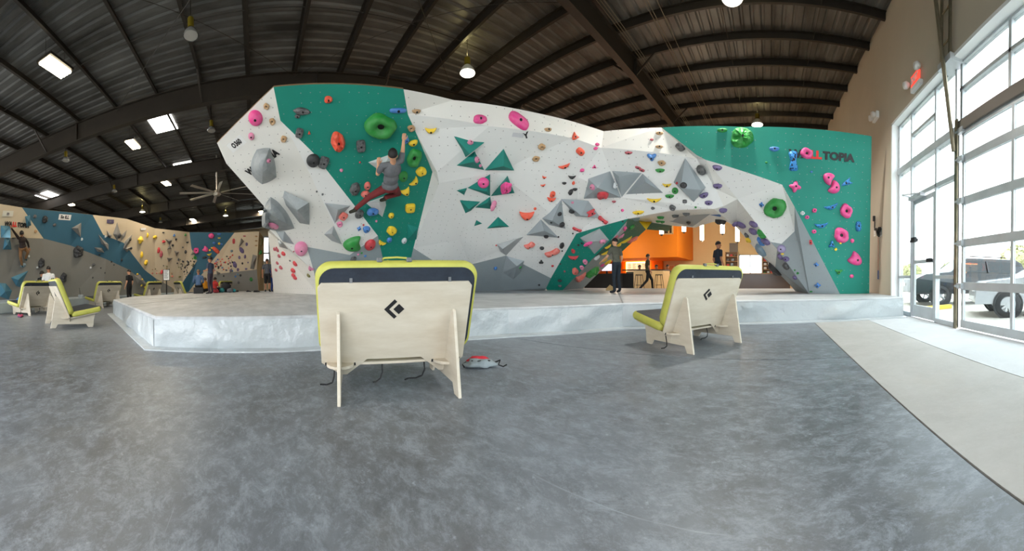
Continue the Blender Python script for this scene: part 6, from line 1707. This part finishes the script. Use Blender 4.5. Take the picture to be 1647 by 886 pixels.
for k, (y, z, a) in enumerate(((.0, H_+.02, .3), (-.10, H_-.08, 1.0), (-.2, H_-.02, -.5))):
    b = MB(); b.box((-.05, -.12, -.03), (.0, .12, .0)); b.box((-.09, -.11, .0), (0, .11, .05)); q = b.build('brush_head', BLACK, br, bevel=.006); q.location = (-.01, y, z); q.rotation_euler = (a, 0, 0)
p = onr(1409, 356); q = empty('hand_brush', (3.17, p.y, p.z), 0, 'black hand brush hanging above the extension pole', 'brush'); bx('brush_handle', (-.03, -.02, -.28), (0, .02, .0), BLACK, q, bevel=.008); bx('bristles', (-.07, -.035, .0), (0, .035, .16), BLACK, q, bevel=.01)
for px, py, lab in ((1407, 373, 'small white notice on the wall beside the pole, nearer the boulder'), (1417, 373, 'small white notice on the wall between the pole and the glazing')):
    p = onr(px, py, 3.2); q = bx('notice', (-.005, -.08, -.13), (0, .08, .13), STK, None, label=lab, cat='notice'); q.location = p
    b = MB()
    for k in range(5): b.box((-.008, -.055, .09-.045*k), (-.005, .05-.02*(k % 2), .10-.045*k))
    t_ = b.build('print_lines', LB, q)
# black clamp brush leaning in the storefront corner
p = onr(1470, 386, 3.3); q = empty('window_squeegee', (p.x, p.y, p.z), 0, 'small black brush stuck on the storefront frame by the door', 'brush'); bx('brush_head', (-.05, -.13, -.05), (.04, .13, .0), BLACK, q, bevel=.01); bx('bristles', (-.04, -.1, .0), (.03, .1, .06), BLACK, q, bevel=.01); bx('brush_handle', (0, -.02, 0), (.1, .02, .04), BLACK, q)

# notice post by the far bay
g = at_z(268, 480, 0); g = at_r(268, 470, 17.5); po = empty('notice_post', (g.x, g.y, 0), -theta(268), 'black post carrying a framed white notice board', 'sign post')
b = MB(); b.tube([(0, 0, .02), (0, 0, 1.15)], .03, 8); b.build('post', BLACK, po); bx('sign_board', (-.18, -.02, 1.15), (.18, .02, 1.75), BLACK, po, bevel=.005); bx('paper', (-.15, -.03, 1.18), (.15, -.022, 1.72), STK, po)
b = MB()
for k in range(8): b.box((-.12, -.034, 1.66-.055*k), (.10-.03*(k % 3), -.031, 1.68-.055*k))
b.build('print_lines', LB, po)
b = MB(); b.lathe([(0, .02), (.2, .02), (.22, 0)], 14); b.build('post_base', BLACK, po)

# heap of bags and shoes on the mat, each its own
def bag(px, r, w, h, m, lab, seed, z=PZ):
    p = at_r(px, 460, r); q = empty('backpack', (p.x, p.y, z), -theta(px) + seed, lab, 'bag', 'bags and clothes heaped on the mat')
    blob('bag_body', (0, 0, h*.5), (w/2, w*.32, h*.52), m, q, seed, .35, 14, 8); b = MB(); b.tube([(-w*.2, -.05, h*.7), (-w*.1, -.12, h*.95), (w*.12, -.12, h*.9), (w*.2, -.06, h*.5)], .012, 5); b.build('bag_strap', WEB, q)
BM = lambda n, c: mat('bag_'+n, rgb(*c), .8, var=.2, vscale=9)
for a in ((351, 17.4, .45, .3, BM('white', (190, 192, 190)), 'white bag nearest the seated child in red', 1), (357, 17.0, .4, .26, BM('teal', (40, 120, 120)), 'teal bag in the middle of the heap', 2), (364, 17.3, .6, .52, BM('black', (26, 26, 30)), 'tall black backpack in the heap', 3),
          (370, 16.8, .4, .22, BM('grey', (110, 112, 116)), 'grey bag in front of the tall black backpack', 4), (376, 17.2, .35, .18, BM('turquoise', (30, 140, 150)), 'turquoise bag at the end of the heap', 5), (347, 16.6, .34, .2, BM('red', (150, 40, 50)), 'dark red bag lying forward of the heap', 6)): bag(*a)
def shoes(px, r, lab, m, z=PZ, grp='loose climbing shoes'):
    p = at_r(px, 460, r); q = empty('climbing_shoe', (p.x, p.y, z), px*1.7, lab, 'shoe', grp); b = MB(); b.smooth = True
    n = 12; prof = [(-.13, .035, .05), (-.09, .042, .09), (-.03, .04, .085), (.04, .045, .06), (.10, .04, .045), (.14, .02, .03)]; vs = []
    for x, w, h in prof: vs += [(x, w*math.cos(2*PI*k/n), max(0, h/2 + h/2*math.sin(2*PI*k/n))) for k in range(n)]
    b.add(vs, [(i*n+k, i*n+(k+1) % n, (i+1)*n+(k+1) % n, (i+1)*n+k) for i in range(5) for k in range(n)] + [tuple(range(n))[::-1], tuple(5*n+k for k in range(n))]); b.build('upper', m, q)
    b = MB(); b.prism([(-.135, -.03), (-.05, -.035), (.08, -.045), (.145, -.02), (.145, .02), (.08, .045), (-.05, .035), (-.135, .03)], -.0, .012); b.build('sole', BLACK, q)
SHB = cloth('shoe_dark', (34, 34, 38))
for px, r, lab in ((380, 18.0, 'dark shoe lying past the heap of bags'), (400, 17.5, 'dark shoe lying between the bags and the man in shorts'), (411.5, 17.0, 'dark shoe just behind the man in shorts'), (414.5, 17.2, 'second dark shoe just behind the man in shorts')): shoes(px, r, lab, SHB)
shoes(30, 10.1, 'purple and red climbing shoe on the floor by the lounge chair', mat('shoe_purple', rgb(96, 50, 110), .6, var=.5, vscale=12, col2=rgb(200, 50, 60)), 0); shoes(33.5, 10.0, 'second purple climbing shoe on the floor by the lounge chair', MATS['shoe_purple'], 0)
# floor fan-like brush and small pot left on the long mat
p = at_r(130, 478, 15.3); q = empty('chalk_pot', (p.x, p.y, LZ), 0, 'small pale chalk pot with a brush standing on the long mat', 'pot'); b = MB(); b.lathe([(0, 0), (.12, 0), (.13, .12), (.1, .14), (0, .14)], 12); b.build('pot', mat('pot_pale', rgb(170, 178, 184), .5), q); b = MB(); b.tube([(.05, 0, .1), (.2, .05, .45)], .012, 6); b.build('brush_handle', BLACK, q)
p = at_r(1031, 470, 0) if 0 else at_r(983, 468, 12.8); q = empty('rock_chunk', (p.x, p.y, PZ), .4, 'small tan wedge-shaped object on the mat under the arch', 'object'); b = MB(); b.prism([(-.2, -.1), (.2, -.12), (.15, .1), (-.15, .12)], 0, .06); b.add([(-.2, -.1, .06), (.2, -.12, .06), (.15, .1, .06), (-.15, .12, .06), (-.05, 0, .22)], [(0, 1, 4), (1, 2, 4), (2, 3, 4), (3, 0, 4)]); b.build('wedge', mat('wedge_tan', rgb(196, 164, 112), .6), q)

# ---------------------------------------------------------------- cars and trees outside the glazing
def car(name, x, y, rz, col, lab, suv=False):
    root = empty(name, (x, y, -.05), rz, lab, 'car'); pm = mat('car_paint_' + str(suv), col, .35, 0, coat=.3); gm = mat('car_glass', rgb(26, 34, 38), .25); L_, W_ = (4.9, 1.9) if suv else (4.6, 1.8)
    if suv: side = [(-2.4, .45), (-2.42, 1.05), (-2.3, 1.2), (-2.15, 1.62), (-1.9, 1.76), (.35, 1.76), (1.1, 1.2), (2.1, 1.1), (2.42, .95), (2.45, .45)]; gl = [(-2.1, 1.2), (-1.98, 1.62), (.3, 1.65), (.92, 1.2)]
    else: side = [(-2.28, .4), (-2.3, .85), (-2.1, 1.02), (-1.5, 1.08), (-.95, 1.42), (.25, 1.46), (1.05, 1.0), (2.0, .88), (2.25, .7), (2.28, .38)]; gl = [(-1.3, 1.06), (-.88, 1.36), (.2, 1.40), (.85, 1.02)]
    # body lofted across the width with tumblehome
    b = MB(); b.smooth = False; n = len(side); st = [(-1, .0), (-.86, 1), (-.0, 1), (.86, 1), (1, .0)]; vs = []
    for u, k in ((-1, 0), (-.97, .5), (-.78, 1), (.78, 1), (.97, .5), (1, 0)):
        for (px_, pz_) in side:
            tum = max(0, pz_-1.0)*.35; zz_ = pz_ - (1-k)*max(0, pz_-.95)*.06; vs.append((px_*(1 - (1-k)*.02), u*(W_/2 - tum), zz_))
    b.add(vs, [(i*n+k, i*n+(k+1) % n, (i+1)*n+(k+1) % n, (i+1)*n+k) for i in range(5) for k in range(n)] + [tuple(range(n)), tuple(5*n+k for k in range(n))[::-1]])
    b.build('car_body', pm, root, bevel=.03, bseg=2)
    for s_ in (-1, 1):
        b = MB(); Mx = lambda p, o: (p[0], s_*(W_/2 - max(0, p[1]-1.0)*.35 + o), p[1]); b.add([Mx(p, .012) for p in gl], [(0, 1, 2, 3)] if s_ > 0 else [(3, 2, 1, 0)]); b.build('side_window', gm, root)
        b = MB(); b.bar((-.45, s_*(W_/2-.02), gl[0][1]), (-.45, s_*(W_/2-.2), gl[1][1]+.02), .06, .04); b.build('pillar_trim', pm, root)
        b = MB(); b.box((.75, s_*(W_/2), 1.0), (.95, s_*(W_/2+.18), 1.15)); b.build('wing_mirror', pm, root, bevel=.02)
        for wx in (-L_*.29, L_*.31):
            R_ = .37 if suv else .34; wh = MB(); wh.lathe([(R_*.62, -.11), (R_*.95, -.11), (R_, -.07), (R_, .07), (R_*.95, .11), (R_*.62, .11), (R_*.62, -.11)], 28); q = wh.build('tyre', BLACK, root, smooth=True); q.location = (wx, s_*(W_/2-.09), R_); q.rotation_euler = (PI/2, 0, 0)
            wh = MB(); wh.lathe([(R_*.64, -.08*1), (R_*.58, -.10), (R_*.56, -.02)], 24); wh.lathe([(R_*.64, .08), (R_*.58, .10), (R_*.56, .02)], 24)
            for k in range(5 if suv else 10):
                a = 2*PI*k/(5 if suv else 10); wh.bar((0, 0, 0), (R_*.6*math.cos(a), R_*.6*math.sin(a), 0), .05, .17)
            wh.lathe([(0, -.1), (.06, -.1), (.06, .1), (0, .1)], 10); w2_ = wh.build('wheel_rim', mat('alloy', rgb(190, 192, 196), .3, .8), root); w2_.parent = q
            b = MB(); b.lathe([(R_*1.0, -.02), (R_*1.16, -.02), (R_*1.16, .02), (R_*1.0, .02)], 24); a_ = b.build('wheel_arch', BLACK, root); a_.location = (wx, s_*(W_/2-.0), R_); a_.rotation_euler = (PI/2, 0, 0)
    for y in (-.7, .7): b = MB(); b.box((-L_/2-.02, y-.16, .75), (-L_/2+.06, y+.16, .92)); b.build('tail_light', mat('tail_red', rgb(190, 30, 30), .3), root)
    for y in (-.65, .65): b = MB(); b.box((L_/2-.2, y-.2, .66), (L_/2-.0, y+.2, .80)); b.build('headlight', mat('headlight', rgb(230, 235, 240), .1), root, bevel=.03)
    if suv:
        for y in (-.6, .6): b = MB(); b.tube([(-1.7, y, 1.82), (.2, y, 1.82)], .02, 6); b.build('roof_rail', BLACK, root)
    return root
# wheel centres read from the photograph: dark SUV near the storefront, white saloon in front of the roll-up door
car('sport_utility_vehicle', 7.5, 10.7, math.radians(171), rgb(20, 27, 34), 'dark blue-grey sport utility vehicle parked outside the glazing', True)
car('saloon_car', 7.2, 6.14, math.radians(150), rgb(176, 178, 182), 'white saloon car parked in front of the dark one', False)
TR_ = mat('tree_foliage', rgb(196, 196, 150), .9, var=.4, vscale=1.5)  # foliage paled: the overexposed outdoor light is put into this colour
for i, (px, r, h) in enumerate(((1466, 48, 2.6), (1530, 54, 3.2), (1592, 46, 3.0), (1640, 44, 5.0))):
    t = theta(px); root = empty('tree', (r*math.sin(t), r*math.cos(t), -.05), i, 'pale washed-out tree beyond the car park, %s' % ('seen through the storefront corner', 'above the dark vehicle', 'above the white car', 'at the edge of the view')[i], 'tree', 'trees beyond the car park')
    b = MB(); b.tube([(0, 0, 0), (.1, 0, h*.5), (0, .1, h*.8)], [.25, .18, .08], 8); b.build('trunk', mat('bark', rgb(110, 90, 70), .9), root)
    r_ = random.Random(i); b = MB()
    for k in range(900):
        d = Vector((r_.gauss(0, 1), r_.gauss(0, 1), r_.gauss(0, .8))).normalized()*r_.uniform(.75, 1.05); c_ = Vector((d.x*h*.5, d.y*h*.5, h*.72 + d.z*h*.36)); u = Vector((r_.uniform(-1, 1), r_.uniform(-1, 1), r_.uniform(-1, 1))).normalized()*.32; v = u.cross(d).normalized()*.28; b.add([c_-u-v, c_+u-v, c_+u+v, c_-u+v], [(0, 1, 2, 3)])
    b.build('crown', TR_, root, kind='stuff')
p = at_z(1568, 492, -.05); pb_ = empty('parking_block', (4.9, 8.8, -.05), .3, 'yellow parking block on the lot between the cars', 'parking block'); bx('block', (-.8, -.08, 0), (.8, .08, .13), mat('parking_yellow', rgb(226, 190, 60), .7), pb_, bevel=.02)
bpy.context.view_layer.update()
